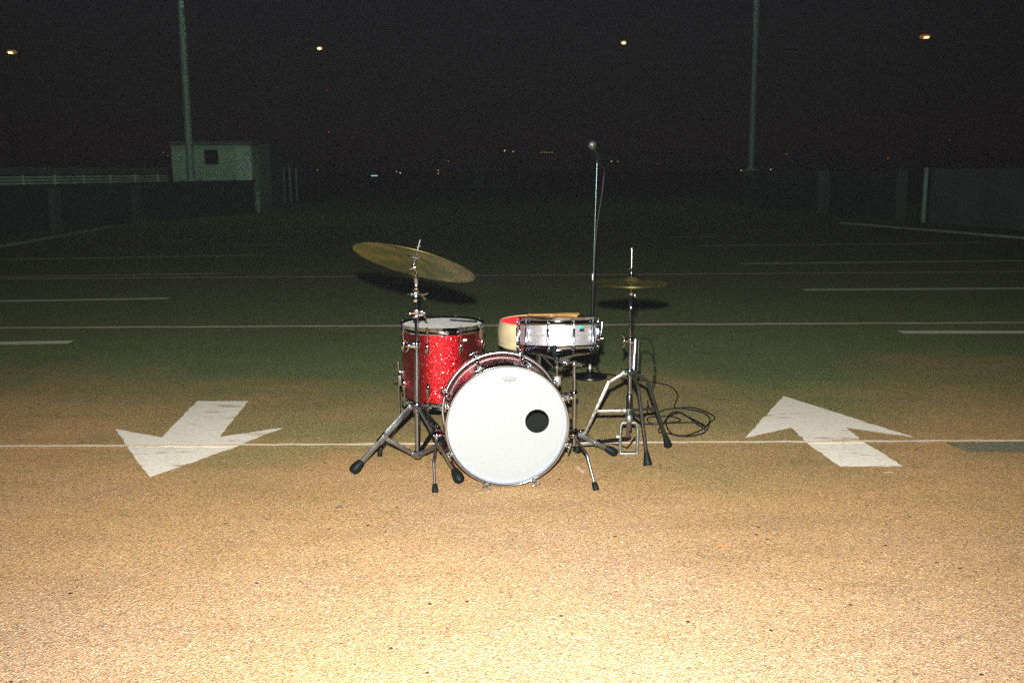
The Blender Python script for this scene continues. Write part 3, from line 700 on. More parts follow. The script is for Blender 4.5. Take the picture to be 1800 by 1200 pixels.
for k in range(8):
    phi = R_(-25+45*k)
    tx = bx*math.cos(phi) - bz*math.sin(phi); ry = bx*math.sin(phi)+bz*math.cos(phi)
    for front in (True, False):
        s = -0.012 if front else DB+0.012; z_ = ba if front else -ba
        cl = inst('claw', 'claw', claw, 'chrome', bass, mat4(bpt(RH, phi, s), tx, ry, z_))
        r_ = inst('tension_rod', 'trod', trod, 'chrome', bass, mat4(bpt(RH, phi, s), tx, ry, z_))
        inst('lug', 'lug', lugm, 'chrome', bass, mat4(bpt(RB+0.001, phi, 0.092 if front else DB-0.092), tx, ry, z_))
        inst('claw_gasket', 'gask', lambda bm: box(bm, (0, 0.0005, 0.016), (0.024, 0.004, 0.042), None, 0.001), 'rubber', bass, mat4(bpt(RH-0.002, phi, s), tx, ry, z_))
# spurs
def spur(bp_, knee, foot, inner):
    d = (foot-knee).normalized()
    br = part('spur_bracket', lambda bm: (lathe(bm, [(0, -0.022), (0.015, -0.022), (0.018, -0.010), (0.018, 0.010), (0.014, 0.022), (0, 0.022)], bp_, (bp_-inner), 20), box(bm, inner, (0.02, 0.05, 0.045), Matrix.Rotation(yaw, 3, 'Z'), 0.006), cyl(bm, inner, bp_, 0.010, 14), wingnut(bm, bp_+Vector((0, -0.012, 0.0)), (0, -1, 0.25), 0.9)), 'chrome', bass)
    end = foot - d*0.028
    kk = knee
    sp = part('spur', lambda bm: tube(bm, [bp_+(bp_-kk).normalized()*0.025, bp_] + spline([bp_.lerp(kk, 0.8), kk, kk.lerp(end, 0.25)], 5) + [end], 0.0060, 14), 'satin_chrome', bass)
    part('collar', lambda bm: lathe(bm, [(0, 0), (0.0115, 0), (0.0115, 0.007), (0, 0.007)], end, d, 16), 'chrome', sp)
    part('rubber_foot', lambda bm: lathe(bm, [(0, 0), (0.0105, 0), (0.0125, 0.010), (0.0145, 0.030), (0.012, 0.036), (0, 0.036)], foot-d*0.034, d, 18), 'rubber', sp)
spur(at(769, 763, 4.26), at(762, 810, 4.14), gr(765, 866)+Vector((0, 0, 0.004)), at(786, 764, 4.30))
spur(at(1007, 763, 4.27), at(1031, 797, 4.16), gr(1048, 862)+Vector((0, 0, 0.004)), at(996, 764, 4.31))

# ================================================================== floor tom
TC = at(777, 567, 4.98); TR = 0.203; tz0 = TC.z-0.400
tom = thing('floor_tom', 'red sparkle floor tom on three bent legs behind the cymbal stand', 'drum', (TC.x, TC.y, 0))
tO = Vector((TC.x, TC.y, 0))
def on(c0, r, phi, z): return Vector((c0.x+r*math.sin(phi), c0.y-r*math.cos(phi), z))
def tang(phi): return Vector((math.cos(phi), math.sin(phi), 0)), Vector((math.sin(phi), -math.cos(phi), 0))
part('shell', lambda bm: lathe(bm, [(TR, tz0+0.02), (TR, TC.z-0.02), (TR-0.007, TC.z-0.02), (TR-0.007, tz0+0.02)], tO, bz, 96, True), 'red_sparkle', tom)
hprof = lambda R, z, s: [(R+0.002, z), (R+0.0065, z), (R+0.0075, z+s*0.006), (R+0.005, z-s*0.002+s*0.010), (R+0.005, z+s*0.027), (R+0.010, z+s*0.033), (R+0.0105, z+s*0.036), (R+0.008, z+s*0.037), (R+0.002, z+s*0.033)]
part('top_hoop', lambda bm: lathe(bm, hprof(TR, TC.z-0.033, 1), tO, bz, 96, True), 'chrome', tom, ang=60)
part('bottom_hoop', lambda bm: lathe(bm, hprof(TR, tz0+0.033, -1), tO, bz, 96, True), 'chrome', tom, ang=60)
part('head', lambda bm: lathe(bm, [(0, TC.z-0.005), (TR-0.006, TC.z-0.005), (TR+0.001, TC.z-0.012), (TR+0.001, TC.z-0.020), (0, TC.z-0.019)], tO, bz, 96), 'head_white_worn', tom)
part('bottom_head', lambda bm: lathe(bm, [(0, tz0+0.012), (TR+0.001, tz0+0.012), (TR+0.001, tz0+0.017), (0, tz0+0.017)], tO, bz, 64), 'head_white_worn', tom)
def rodm(bm):
    cyl(bm, (0, 0, 0), (0, 0, 0.072), 0.0030, 10); lathe(bm, [(0, 0.068), (0.0065, 0.068), (0.0065, 0.074), (0.004, 0.075), (0.004, 0.084), (0, 0.084)], (0, 0, 0), (0, 0, 1), 12)
    box(bm, (0, -0.002, 0.066), (0.018, 0.012, 0.008), None, 0.002)
for k in range(8):
    phi = R_(-16+45*k); x_, y_ = tang(phi)
    inst('lug', 'lug', lugm, 'chrome', tom, mat4(on(tO, TR, phi, TC.z-0.098), x_, y_, bz))
    inst('tension_rod', 'rod', rodm, 'chrome', tom, mat4(on(tO, TR+0.011, phi, TC.z-0.076), x_, y_, bz))
    inst('lug', 'lug', lugm, 'chrome', tom, mat4(on(tO, TR, phi, tz0+0.098), -x_, y_, -bz))
    inst('tension_rod', 'rod', rodm, 'chrome', tom, mat4(on(tO, TR+0.011, phi, tz0+0.076), -x_, y_, -bz))
for k, (phi, ftp) in enumerate(((R_(-80), gr(668, 801)), (R_(40), None), (R_(160), None))):
    x_, y_ = tang(phi)
    top = on(tO, TR+0.022, phi, TC.z-0.19); bt = on(tO, TR+0.022, phi, 0.10)
    if ftp is None: ftp = on(tO, TR+0.085, phi, 0)
    part('leg_bracket', lambda bm: (box(bm, on(tO, TR+0.012, phi, tz0+0.125), (0.03, 0.026, 0.075), Matrix((x_, y_, bz)).transposed(), 0.006), wingnut(bm, on(tO, TR+0.024, phi, tz0+0.13)-x_*0.012, -x_+y_*0.3, 1.0)), 'chrome', tom)
    lg = part('leg', lambda bm: tube(bm, [top, bt] + spline([bt.lerp(ftp, 0.10), bt.lerp(ftp, 0.30)+Vector((0, 0, -0.012)), bt.lerp(ftp, 0.85)+Vector((0, 0, 0.012)), ftp+Vector((0, 0, 0.02))], 4), 0.0050, 12), 'chrome', tom)
    part('rubber_foot', lambda bm: lathe(bm, [(0, 0), (0.012, 0), (0.012, 0.02), (0.009, 0.03), (0, 0.03)], ftp, bz, 16), 'rubber', lg)
part('maker_plate', lambda bm: box(bm, on(tO, TR+0.001, R_(37), TC.z-0.062), (0.022, 0.003, 0.012), Matrix.Rotation(R_(37), 3, 'Z'), 0.001), 'label_white', tom)
def f(bm):
    a = on(tO, TR*0.86, R_(112), TC.z-0.004); c_ = on(tO, TR*0.50, R_(150), TC.z-0.004); c_ = at(790, 561, 5.0); c_.z = TC.z+0.002; a = at(838, 569, 5.0); a.z = TC.z+0.002; a.y = 4.99; c_.y = 5.06
    tube(bm, [c_, c_.lerp(a, 0.6), a], [0.004, 0.0055, 0.0065], 10)
one('black_stick', f, 'dark_wood', 'thin black stick lying on the white head of the floor tom', 'stick')

# ================================================================== snare drum on its stand
SC = at(981, 559, 4.56); SR = 0.176; SH = 0.150; STILT = R_(7.0); sz1 = SC.z; sz0 = sz1-SH
sO = Vector((SC.x, SC.y, 0))
snare = thing('snare_drum', 'brushed silver metal snare drum with chrome hoops on a basket stand', 'drum', (SC.x, SC.y, sz0-0.005))
part('shell', lambda bm: lathe(bm, [(SR, sz0+0.02), (SR, (sz0+sz1)/2-0.006), (SR+0.0035, (sz0+sz1)/2-0.002), (SR+0.0035, (sz0+sz1)/2+0.001), (SR-0.001, (sz0+sz1)/2+0.004), (SR, (sz0+sz1)/2+0.007), (SR, sz1-0.02), (SR-0.004, sz1-0.02), (SR-0.004, sz0+0.02)], sO, bz, 96, True), 'shell_brushed', snare)
part('top_hoop', lambda bm: lathe(bm, hprof(SR, sz1-0.030, 1), sO, bz, 96, True), 'chrome', snare, ang=60)
part('bottom_hoop', lambda bm: lathe(bm, hprof(SR, sz0+0.030, -1), sO, bz, 96, True), 'chrome', snare, ang=60)
part('head', lambda bm: lathe(bm, [(0, sz1-0.008), (SR-0.006, sz1-0.008), (SR+0.001, sz1-0.012), (SR+0.001, sz1-0.018), (0, sz1-0.017)], sO, bz, 64), 'head_white_worn', snare)
part('bottom_head', lambda bm: lathe(bm, [(0, sz0+0.012), (SR+0.001, sz0+0.012), (SR+0.001, sz0+0.017), (0, sz0+0.017)], sO, bz, 64), 'head_white_worn', snare)
def slug(bm):
    for z in (-0.021, 0.021): lathe(bm, [(0, 0), (0.007, 0), (0.006, 0.005), (0.005, 0.013), (0, 0.013)], (0, 0, z), (0, 1, 0), 12)
    tube(bm, [(0, 0.013, -0.030), (0, 0.013, -0.012), (0, 0.013, 0.012), (0, 0.013, 0.030)], [0.0068, 0.0055, 0.0055, 0.0068], 14)
    box(bm, (0, 0.003, 0), (0.011, 0.006, 0.05), None, 0.002)
def srod(bm):
    cyl(bm, (0, 0, 0), (0, 0, 0.034), 0.0028, 8); lathe(bm, [(0, 0.030), (0.006, 0.030), (0.006, 0.035), (0.0038, 0.036), (0.0038, 0.044), (0, 0.044)], (0, 0, 0), (0, 0, 1), 10)
    box(bm, (0, -0.002, 0.028), (0.015, 0.011, 0.007), None, 0.002)
for k in range(10):
    phi = R_(-16.5+36*k); x_, y_ = tang(phi); zm = (sz0+sz1)/2
    inst('lug', 'slug', slug, 'chrome', snare, mat4(on(sO, SR, phi, zm), x_, y_, bz))
    inst('tension_rod', 'srod', srod, 'chrome', snare, mat4(on(sO, SR+0.013, phi, zm+0.028), x_, y_, bz))
    inst('tension_rod', 'srod', srod, 'chrome', snare, mat4(on(sO, SR+0.013, phi, zm-0.028), -x_, y_, -bz))
ph = R_(2.5); x_, y_ = tang(ph)
part('vent_grommet', lambda bm: lathe(bm, [(0.003, 0.0), (0.003, 0.003), (0.008, 0.003), (0.0095, 0.001), (0.0095, 0.0)], on(sO, SR, ph, (sz0+sz1)/2+0.018), y_, 20, True), 'cast_metal', snare)
def badge(key, mat, dphi, z, w_, h_, nm, lift=0.0):
    p_ = R_(35.5+dphi); a_, b_ = tang(p_)
    part(nm, lambda bm: box(bm, on(sO, SR+0.0012+lift, p_, z), (w_, 0.002, h_), Matrix((a_, b_, bz)).transposed(), 0.0005), mat, snare)
zb = sz1-0.038
badge('a', 'badge_cyan', -2.2, zb, 0.017, 0.016, 'badge_top')
badge('b', 'badge_black', -0.8, zb-0.0145, 0.026, 0.012, 'badge_bottom')
p_ = R_(35.5+2.6)
part('badge_emblem', lambda bm: lathe(bm, [(0, 0.003), (0.0075, 0.003), (0.0075, 0), (0, 0)], on(sO, SR+0.001, p_, zb+0.001), tang(p_)[1], 20), 'badge_olive', snare)
ph = R_(84); x_, y_ = tang(ph)
part('strainer', lambda bm: (box(bm, on(sO, SR+0.010, ph, (sz0+sz1)/2), (0.032, 0.018, 0.06), Matrix((x_, y_, bz)).transposed(), 0.004), tube(bm, [on(sO, SR+0.022, ph, (sz0+sz1)/2-0.01), on(sO, SR+0.028, ph, (sz0+sz1)/2+0.03), on(sO, SR+0.026, ph, (sz0+sz1)/2+0.055)], [0.005, 0.005, 0.004], 10), lathe(bm, [(0, 0), (0.008, 0), (0.008, 0.014), (0, 0.014)], on(sO, SR+0.02, ph, (sz0+sz1)/2-0.02), y_, 14)), 'chrome', snare)
ph = R_(-96); x_, y_ = tang(ph)
part('butt_plate', lambda bm: box(bm, on(sO, SR+0.008, ph, (sz0+sz1)/2-0.01), (0.045, 0.014, 0.05), Matrix((x_, y_, bz)).transposed(), 0.004), 'chrome', snare)
# the drum leans to the player: turn the whole drum about its base
snare.rotation_euler.x = -STILT
# sticks across the rim
zt = sz1+0.0065
def stick(a, c_, nm, label):
    a = Vector(a); c_ = Vector(c_)
    for q in (a, c_): q.z -= (q.y-SC.y)*math.tan(STILT); q.y += (sz1-sz0)*math.sin(STILT)
    d = c_-a
    def f(bm): tube(bm, [a, a+d*0.006, a+d*0.02, a+d*0.034, a+d*0.045, a+d*0.25, a+d*0.6, a+d*0.985, c_], [0.001, 0.0042, 0.0050, 0.0042, 0.0032, 0.0062, 0.0072, 0.0072, 0.005], 14)
    one(nm, f, 'wood', label, 'drumstick', 'pair of drumsticks on the snare', origin=c_)
stick((SC.x-0.13, SC.y+0.345, zt+0.002), (SC.x+0.088, SC.y+0.01, zt+0.002), 'drumstick', 'wooden drumstick on the snare rim pointing away over the stool')
stick((SC.x-0.150, SC.y+0.05, zt+0.003), (SC.x+0.12, SC.y+0.34, zt+0.003), 'drumstick', 'wooden drumstick on the snare rim with its thin tip to the left')

SY = 4.57
ssb = gr(1009, 786); SX = at(1009, 700, SY).x
stand = thing('snare_stand', 'chrome snare stand with offset basket beside the bass drum', 'stand', (SX, SY, 0))
def sp_(py): return Vector((SX, SY, at(1009, py, SY).z))
part('upper_tube', lambda bm: cyl(bm, sp_(690), sp_(641), 0.0075), 'chrome', stand)
part('lower_tube', lambda bm: cyl(bm, sp_(783), sp_(688), 0.0105), 'chrome', stand)
part('collar', lambda bm: (lathe(bm, [(0, 0), (0.016, 0), (0.017, 0.006), (0.017, 0.022), (0.013, 0.028), (0, 0.028)], sp_(696), bz, 20), wingnut(bm, sp_(692)-Vector((0.018, 0.0, 0)), (-1, -0.2, 0), 1.3)), 'chrome', stand)
part('memory_clamp', lambda bm: (box(bm, sp_(699)+Vector((-0.028, -0.002, 0)), (0.026, 0.022, 0.02), None, 0.004), box(bm, sp_(699)+Vector((-0.012, -0.002, 0)), (0.03, 0.014, 0.014), None, 0.003)), 'chrome', stand)
part('leg_hub', lambda bm: (lathe(bm, [(0, 0), (0.018, 0), (0.020, 0.008), (0.020, 0.028), (0.014, 0.034), (0, 0.034)], sp_(765), bz, 20), wingnut(bm, sp_(758)+Vector((0.02, -0.008, 0)), (1, -0.5, 0.3), 1.2)), 'chrome', stand)
hub = sp_(760)
for tip in (gr(1084, 803), Vector((SX-0.19, SY-0.17, 0)), Vector((SX-0.07, SY+0.24, 0))):
    tip = tip + Vector((0, 0, 0.018)); d = (tip-hub).normalized(); jt = hub.lerp(tip, 0.5)
    lg = chan_leg(stand, hub+Vector((d.x, d.y, 0))*0.012, tip, jt, 0.022, 'chrome_worn', 0.062, 0.020)
    part('brace', lambda bm: bar(bm, sp_(781)+Vector((d.x, d.y, 0))*0.012, jt, 0.016, 0.006, (0, 0, 1), 0.001), 'steel_dull', stand)
# offset tilter and basket
bO = Vector((SC.x-0.006, SC.y-0.02, 0)); zb0 = sz0-0.030
def f(bm):
    a = sp_(641)+Vector((0, 0, 0.004)); c_ = bO+Vector((0.006, 0, zb0-0.018))
    tube(bm, [a, a.lerp(c_, 0.5)+Vector((0, 0, 0.004)), c_], 0.0075, 12)
    lathe(bm, [(0, -0.013), (0.013, -0.013), (0.016, -0.008), (0.016, 0.008), (0.013, 0.013), (0, 0.013)], a, (1, 0.1, 0), 20)
    lathe(bm, [(0, -0.014), (0.017, -0.014), (0.019, 0), (0.017, 0.014), (0, 0.014)], a.lerp(c_, 0.55), (1, 0, 0), 20)
    wingnut(bm, a+Vector((0.016, -0.006, -0.002)), (1, -0.4, 0), 1.4)
    wingnut(bm, a.lerp(c_, 0.5)+Vector((0, -0.016, 0.0)), (0, -1, 0.1), 1.2)
part('tilter', f, 'chrome', stand)
zz = lambda py: at(978, py, bO.y).z
part('basket_rod', lambda bm: (cyl(bm, bO+Vector((0, 0, zz(676))), bO+Vector((0, 0, zb0)), 0.0055, 14), lathe(bm, [(0, 0), (0.010, 0), (0.012, 0.004), (0.012, 0.012), (0, 0.012)], bO+Vector((0, 0, zz(648))), bz, 16)), 'chrome', stand)
part('adjuster_nut', lambda bm: lathe(bm, [(0, -0.010), (0.005, -0.010), (0.012, 0.0), (0.0175, 0.001), (0.0185, 0.004), (0.0185, 0.034), (0.0165, 0.037), (0, 0.037)], bO+Vector((0, 0, zz(675))), bz, 28), 'shell_brushed', stand)
for ph in (R_(-7), R_(113), R_(233)):
    x_, y_ = tang(ph); z0 = zz(650)
    tipo = on(sO, SR+0.012, ph, sz0-0.012); lift = SR*math.cos(ph)*math.sin(STILT)
    ar = part('basket_arm', lambda bm: (tube(bm, [bO+y_*0.012+Vector((0, 0, zb0-0.012)), bO+y_*0.09+Vector((0, 0, zb0+0.002)), Vector((tipo.x, tipo.y, sz0+lift-0.016))-y_*0.012], 0.006, 10), bar(bm, bO+y_*0.010+Vector((0, 0, z0)), bO+y_*0.075+Vector((0, 0, zb0-0.006)), 0.010, 0.004, x_, 0.001)), 'chrome', stand)
    part('rubber_grip', lambda bm: tube(bm, spline([Vector((tipo.x, tipo.y, sz0+lift-0.018))-y_*0.02, Vector((tipo.x, tipo.y, sz0+lift-0.016))+y_*0.004, Vector((tipo.x, tipo.y, sz0+lift+0.004))+y_*0.010, Vector((tipo.x, tipo.y, sz0+lift+0.036))+y_*0.010], 4), 0.0095, 12), 'rubber', ar)

# ================================================================== drum throne
HC = at(947, 563, 5.28); HR = 0.217; hz = HC.z; hO = Vector((HC.x, HC.y, 0))
throne = thing('drum_throne', 'round drum stool with cream vinyl side and red cloth top', 'stool', hO)
part('cushion_side', lambda bm: lathe(bm, [(0.0, hz-0.135), (HR-0.012, hz-0.135), (HR-0.004, hz-0.128), (HR+0.003, hz-0.10), (HR+0.004, hz-0.055), (HR, hz-0.02), (HR-0.006, hz-0.003), (HR-0.016, hz)], hO, bz, 72), 'cream_vinyl', throne)
part('seat_top', lambda bm: lathe(bm, [(HR-0.012, hz-0.002), (HR-0.02, hz-0.001), (HR*0.7, hz-0.006), (HR*0.3, hz-0.012), (0, hz-0.014), ], hO, bz, 72), 'red_cloth', throne)
for z in (hz-0.001, hz-0.122):
    r__ = HR-0.010 if z > hz-0.05 else HR-0.001
    part('piping', lambda bm: tube(bm, [(hO.x+r__*math.cos(a), hO.y+r__*math.sin(a), z) for a in (2*math.pi*j/64 for j in range(64))], 0.004, 8, closed=True), 'cream_vinyl', throne)
part('seat_plate', lambda bm: lathe(bm, [(0, hz-0.150), (HR-0.03, hz-0.150), (HR-0.03, hz-0.1355), (0, hz-0.1355)], hO, bz, 48), 'black_paint', throne)
part('post', lambda bm: (cyl(bm, hO+Vector((0, 0, 0.09)), hO+Vector((0, 0, hz-0.150)), 0.0125), lathe(bm, [(0, 0), (0.02, 0), (0.02, 0.03), (0, 0.03)], hO+Vector((0, 0, 0.26)), bz, 18)), 'chrome_worn', throne)
for a in (R_(-80), R_(40), R_(160)):
    tip = hO+Vector((0.27*math.sin(a), -0.27*math.cos(a)*1.0, 0.016)); hb = hO+Vector((0.02*math.sin(a), -0.02*math.cos(a), 0.285))
    chan_leg(throne, hb, tip, hb.lerp(tip, 0.55), 0.022, 'steel_dull', 0.055, 0.019)
    part('brace', lambda bm: bar(bm, hO+Vector((0, 0, 0.10)), hb.lerp(tip, 0.55), 0.016, 0.005, (0, 0, 1), 0.001), 'steel_dull', throne)

# ================================================================== ride cymbal and its stand
RY = 4.43
def rp_(px, py, dy=0): return at(px, py, RY+dy)
rb = gr(734, 812); rO = Vector((rp_(734, 800).x, RY, 0))
rst = thing('cymbal_stand', 'tall chrome tripod cymbal stand carrying the tilted ride cymbal', 'stand', rO)
part('lower_tube', lambda bm: cyl(bm, rp_(734, 802), rp_(732.5, 612), 0.0125, 24), 'chrome_worn', rst)
part('middle_tube', lambda bm: cyl(bm, rp_(732.5, 612), rp_(731.5, 552), 0.0082, 20), 'chrome', rst)
part('upper_tube', lambda bm: cyl(bm, rp_(731.5, 552), rp_(732, 489), 0.0048, 16), 'chrome', rst)
def collar(px, py, r, h, wdir, nm='collar', big=1.0):
    o = rp_(px, py); wv_ = Vector(wdir).normalized()
    part(nm, lambda bm: (lathe(bm, [(0, -h/2), (r*0.8, -h/2), (r, -h*0.3), (r, h*0.3), (r*0.8, h/2), (0, h/2)], o, bz, 20), box(bm, o+wv_*r*1.1, (r*1.4, r*1.4, h*0.6), None, 0.002), cyl(bm, o, o+wv_*(r+0.014), 0.005, 10), wingnut(bm, o+wv_*(r+0.010), wv_, big, (0, 0, 1) if abs(wv_.z) < 0.5 else None)), 'chrome', rst)
collar(732.5, 606, 0.018, 0.034, (-1, -0.35, 0), 'collar', 1.4)
collar(732, 551, 0.017, 0.036, (1, -0.2, 0.1), 'collar', 1.2)
part('memory_lock', lambda bm: (box(bm, rp_(729, 548, -0.012), (0.034, 0.022, 0.018), None, 0.003), box(bm, rp_(730, 556, -0.012), (0.024, 0.02, 0.012), None, 0.003), wingnut(bm, rp_(722, 551, -0.01), (-1, -0.3, 0), 1.0)), 'chrome', rst)
part('badge', lambda bm: box(bm, rp_(731.5, 550, -0.026), (0.010, 0.003, 0.007), None, 0.001), 'label_red', rst)
# ratchet tilter block
def f(bm):
    o = rp_(731, 515)
    lathe(bm, [(0, -0.014), (0.014, -0.014), (0.016, -0.010), (0.016, -0.004), (0.013, -0.003), (0.013, 0.003), (0.016, 0.004), (0.016, 0.010), (0.014, 0.014), (0, 0.014)], o, (1, 0.15, 0), 22)
    box(bm, rp_(730, 524), (0.018, 0.018, 0.034), None, 0.004); box(bm, rp_(731, 504), (0.016, 0.018, 0.026), None, 0.004)
    cyl(bm, o+Vector((0.01, 0, 0)), o+Vector((0.028, -0.004, -0.006)), 0.005, 10)
    tube(bm, [o+Vector((0.026, -0.004, -0.006)), o+Vector((0.042, -0.010, -0.004)), o+Vector((0.056, -0.012, 0.002))], [0.0075, 0.0055, 0.0045], 10)
    tube(bm, [o+Vector((0.026, -0.004, -0.008)), o+Vector((0.036, -0.012, -0.020)), o+Vector((0.044, -0.014, -0.026))], [0.006, 0.005, 0.004], 10)
    wingnut(bm, o+Vector((-0.016, -0.004, -0.004)), (-1, -0.3, 0), 0.9)
part('ratchet', f, 'chrome', rst)
part('sleeve', lambda bm: lathe(bm, [(0, 0), (0.008, 0), (0.0095, 0.004), (0.0095, 0.030), (0.012, 0.034), (0.020, 0.036), (0.020, 0.039), (0.012, 0.043), (0.006, 0.052), (0, 0.052)], rp_(731.5, 502), bz, 22), 'chrome', rst)
# the cymbal's own frame: we see its underside because it leans to the drummer
cc = rp_(728.5, 461); dv = ray(728.5, 461).normalized()
ta = R_(14.5)
mu_ = (rt*math.cos(ta) - up*math.sin(ta)); mu_ = (mu_ - dv*mu_.dot(dv)).normalized()
vv = dv.cross(mu_)*-1
if vv.z < 0: vv = -vv
cn = (vv*math.cos(R_(11.6)) + dv*math.sin(R_(11.6))).normalized()
CR = 0.279
def cymprof(R, bellr, bellh, bow, th=0.0012):
    P = [(0.006, bellh+bow)]; Q = []
    for i in range(1, 8):
        t = i/7; P.append((0.006+(bellr-0.006)*t, bow+bellh*math.cos(t*math.pi/2)**0.8 if t < 1 else bow))
    for i in range(1, 15):
        t = i/14; P.append((bellr+(R-bellr)*t, bow*(1-t**1.6)))
    Q = [(r, h-th) for r, h in P[::-1]]
    return P+Q
prof = cymprof(CR, 0.062, 0.020, 0.018)
cO = cc - cn*0.004
ride = one('ride_cymbal', lambda bm: lathe(bm, prof, cO, cn, 160, True), 'bronze', 'large tilted bronze ride cymbal showing its underside', 'cymbal', origin=cO, ang=60)
bell = cO + cn*0.036
part('tilter_neck', lambda bm: (tube(bm, [rp_(731.5, 488), rp_(733, 478, 0.004), bell-cn*0.055], [0.006, 0.005, 0.006], 14), lathe(bm, [(0, -0.012), (0.009, -0.012), (0.011, 0), (0.009, 0.012), (0, 0.012)], bell-cn*0.056, (1, 0, 0.1), 18), wingnut(bm, bell-cn*0.056+Vector((-0.014, 0, -0.006)), (-1, -0.1, -0.3), 0.8)), 'chrome', rst)
part('cymbal_cup', lambda bm: lathe(bm, [(0, -0.046), (0.008, -0.046), (0.010, -0.034), (0.0075, -0.028), (0.012, -0.024), (0.0195, -0.022), (0.0195, -0.018), (0, -0.018)], bell, cn, 24), 'chrome', rst)
part('felt', lambda bm: lathe(bm, [(0, -0.0178), (0.018, -0.0178), (0.019, -0.008), (0.017, -0.0035), (0, -0.0035)], bell, cn, 24), 'felt', rst)
part('stud', lambda bm: (cyl(bm, bell-cn*0.018, bell+cn*0.072, 0.0038, 12), lathe(bm, [(0, 0.001), (0.015, 0.001), (0.016, 0.006), (0.014, 0.012), (0, 0.012)], bell, cn, 20), wingnut(bm, bell+cn*0.036, cn, 0.45, (1, 0, 0))), 'satin_chrome', rst)
hubp = rp_(733, 714)
part('leg_hub', lambda bm: (lathe(bm, [(0, -0.030), (0.017, -0.030), (0.019, -0.022), (0.019, 0.012), (0.016, 0.020), (0.0125, 0.023), (0, 0.023)], hubp, bz, 24), wingnut(bm, hubp+Vector((0.018, -0.006, 0.01)), (1, -0.4, 0), 1.0)), 'chrome_worn', rst)
part('tube_foot', lambda bm: lathe(bm, [(0, -0.016), (0.017, -0.016), (0.018, -0.010), (0.018, 0.014), (0.0125, 0.018), (0, 0.018)], rp_(734, 798), bz, 24), 'chrome_worn', rst)
for k, (tip, jl) in enumerate(((gr(619, 834), 0.47), (gr(810, 851), 0.50), (rO+Vector((0.13, 0.32, 0)), 0.5))):
    tip = tip+Vector((0, 0, 0.012)); d = Vector((tip.x-rO.x, tip.y-rO.y, 0)).normalized(); hb = hubp+d*0.026+Vector((0, 0, 0.002))
    jt = hb.lerp(tip, jl); sd = Vector((-d.y, d.x, 0)); dd = (tip-hb).normalized(); nrm_ = sd.cross(dd)
    end = tip-dd*0.05
    def f(bm):
        for sg in (-1, 1):
            bar(bm, hb+sd*0.009*sg, end+sd*0.006*sg, 0.020, 0.0035, nrm_, 0.001)
        bar(bm, hb, jt, 0.017, 0.013, nrm_, 0.002); bar(bm, jt+dd*0.05, end, 0.018, 0.010, nrm_, 0.002)
        bar(bm, jt-dd*0.02, jt+dd*0.035, 0.027, 0.026, nrm_, 0.003)
        box(bm, hb, (0.03, 0.03, 0.022), Matrix.Rotation(math.atan2(d.y, d.x), 3, 'Z'), 0.004)
        cyl(bm, jt-sd*0.016, jt+sd*0.016, 0.006, 12)
    lg = part('leg', f, 'chrome_worn', rst)
    part('rubber_foot', lambda bm: rubber_foot(bm, tip, dd, 0.066, 0.024), 'rubber', lg)
    lowb = rp_(734, 797)+d*0.016
    part('brace', lambda bm: (bar(bm, lowb, jt, 0.020, 0.005, (0, 0, 1), 0.001), box(bm, lowb, (0.024, 0.018, 0.018), Matrix.Rotation(math.atan2(d.y, d.x), 3, 'Z'), 0.003)), 'chrome_worn', rst)

# ================================================================== hi-hat
HHY = 4.64
def hp_(px, py, dy=0): return at(px, py, HHY+dy)
hx = hp_(1108, 600).x
hh = thing('hihat_stand', 'worn grey hi-hat stand with pedal frame and three rubber-footed legs', 'stand', (hx, HHY, 0))
def hv(py, dx=0.0, dy=0.0): return Vector((hx+dx, HHY+dy, hp_(1108, py).z))
part('pull_rod', lambda bm: cyl(bm, hv(520), hv(436), 0.0036, 12), 'satin_chrome', hh)
part('upper_tube', lambda bm: cyl(bm, hv(652), hv(513), 0.0068, 18), 'chrome', hh)
part('lower_tube', lambda bm: cyl(bm, hv(737), hv(606), 0.0105, 22), 'chrome_worn', hh)
part('collar', lambda bm: (lathe(bm, [(0, -0.014), (0.014, -0.014), (0.016, -0.008), (0.016, 0.010), (0.012, 0.016), (0, 0.016)], hv(598), bz, 20), wingnut(bm, hv(598, -0.016), (-1, -0.4, 0), 1.5, (0, 0, 1))), 'chrome', hh)
part('stop_ring', lambda bm: lathe(bm, [(0, -0.006), (0.011, -0.006), (0.012, 0), (0.010, 0.007), (0, 0.007)], hv(541), bz, 18), 'chrome_worn', hh)
part('cymbal_seat', lambda bm: (lathe(bm, [(0, -0.022), (0.010, -0.022), (0.012, -0.010), (0.021, -0.006), (0.021, 0.0), (0.010, 0.006), (0, 0.006)], hv(511), bz, 22), cyl(bm, hv(518, 0.012), hv(518, 0.024), 0.004, 8), box(bm, hv(520, 0.020, -0.004), (0.008, 0.008, 0.014), None, 0.002)), 'chrome', hh)
part('clutch', lambda bm: (lathe(bm, [(0, 0), (0.011, 0), (0.011, 0.006), (0.0075, 0.008), (0.0075, 0.016), (0.013, 0.018), (0.013, 0.027), (0.006, 0.029), (0, 0.029)], hv(492), bz, 20), lathe(bm, [(0, 0.0), (0.006, 0.0), (0.006, 0.02), (0, 0.02)], hv(478), bz, 14), wingnut(bm, hv(472, -0.006), (-1, -0.3, 0.1), 1.0)), 'chrome', hh)
chz = hv(497)
part('memory_rod', lambda bm: tube(bm, [hp_(1113.5, 650, 0.01), hp_(1117, 596, 0.03)], [0.0055, 0.0055], 12), 'shell_brushed', hh)
part('rod_dark_tube', lambda bm: tube(bm, [hp_(1121, 652, 0.06), hp_(1123, 596, 0.07)], 0.008, 12), 'black_paint', hh)  # black tube just right of the pale rod
HR2 = 0.172
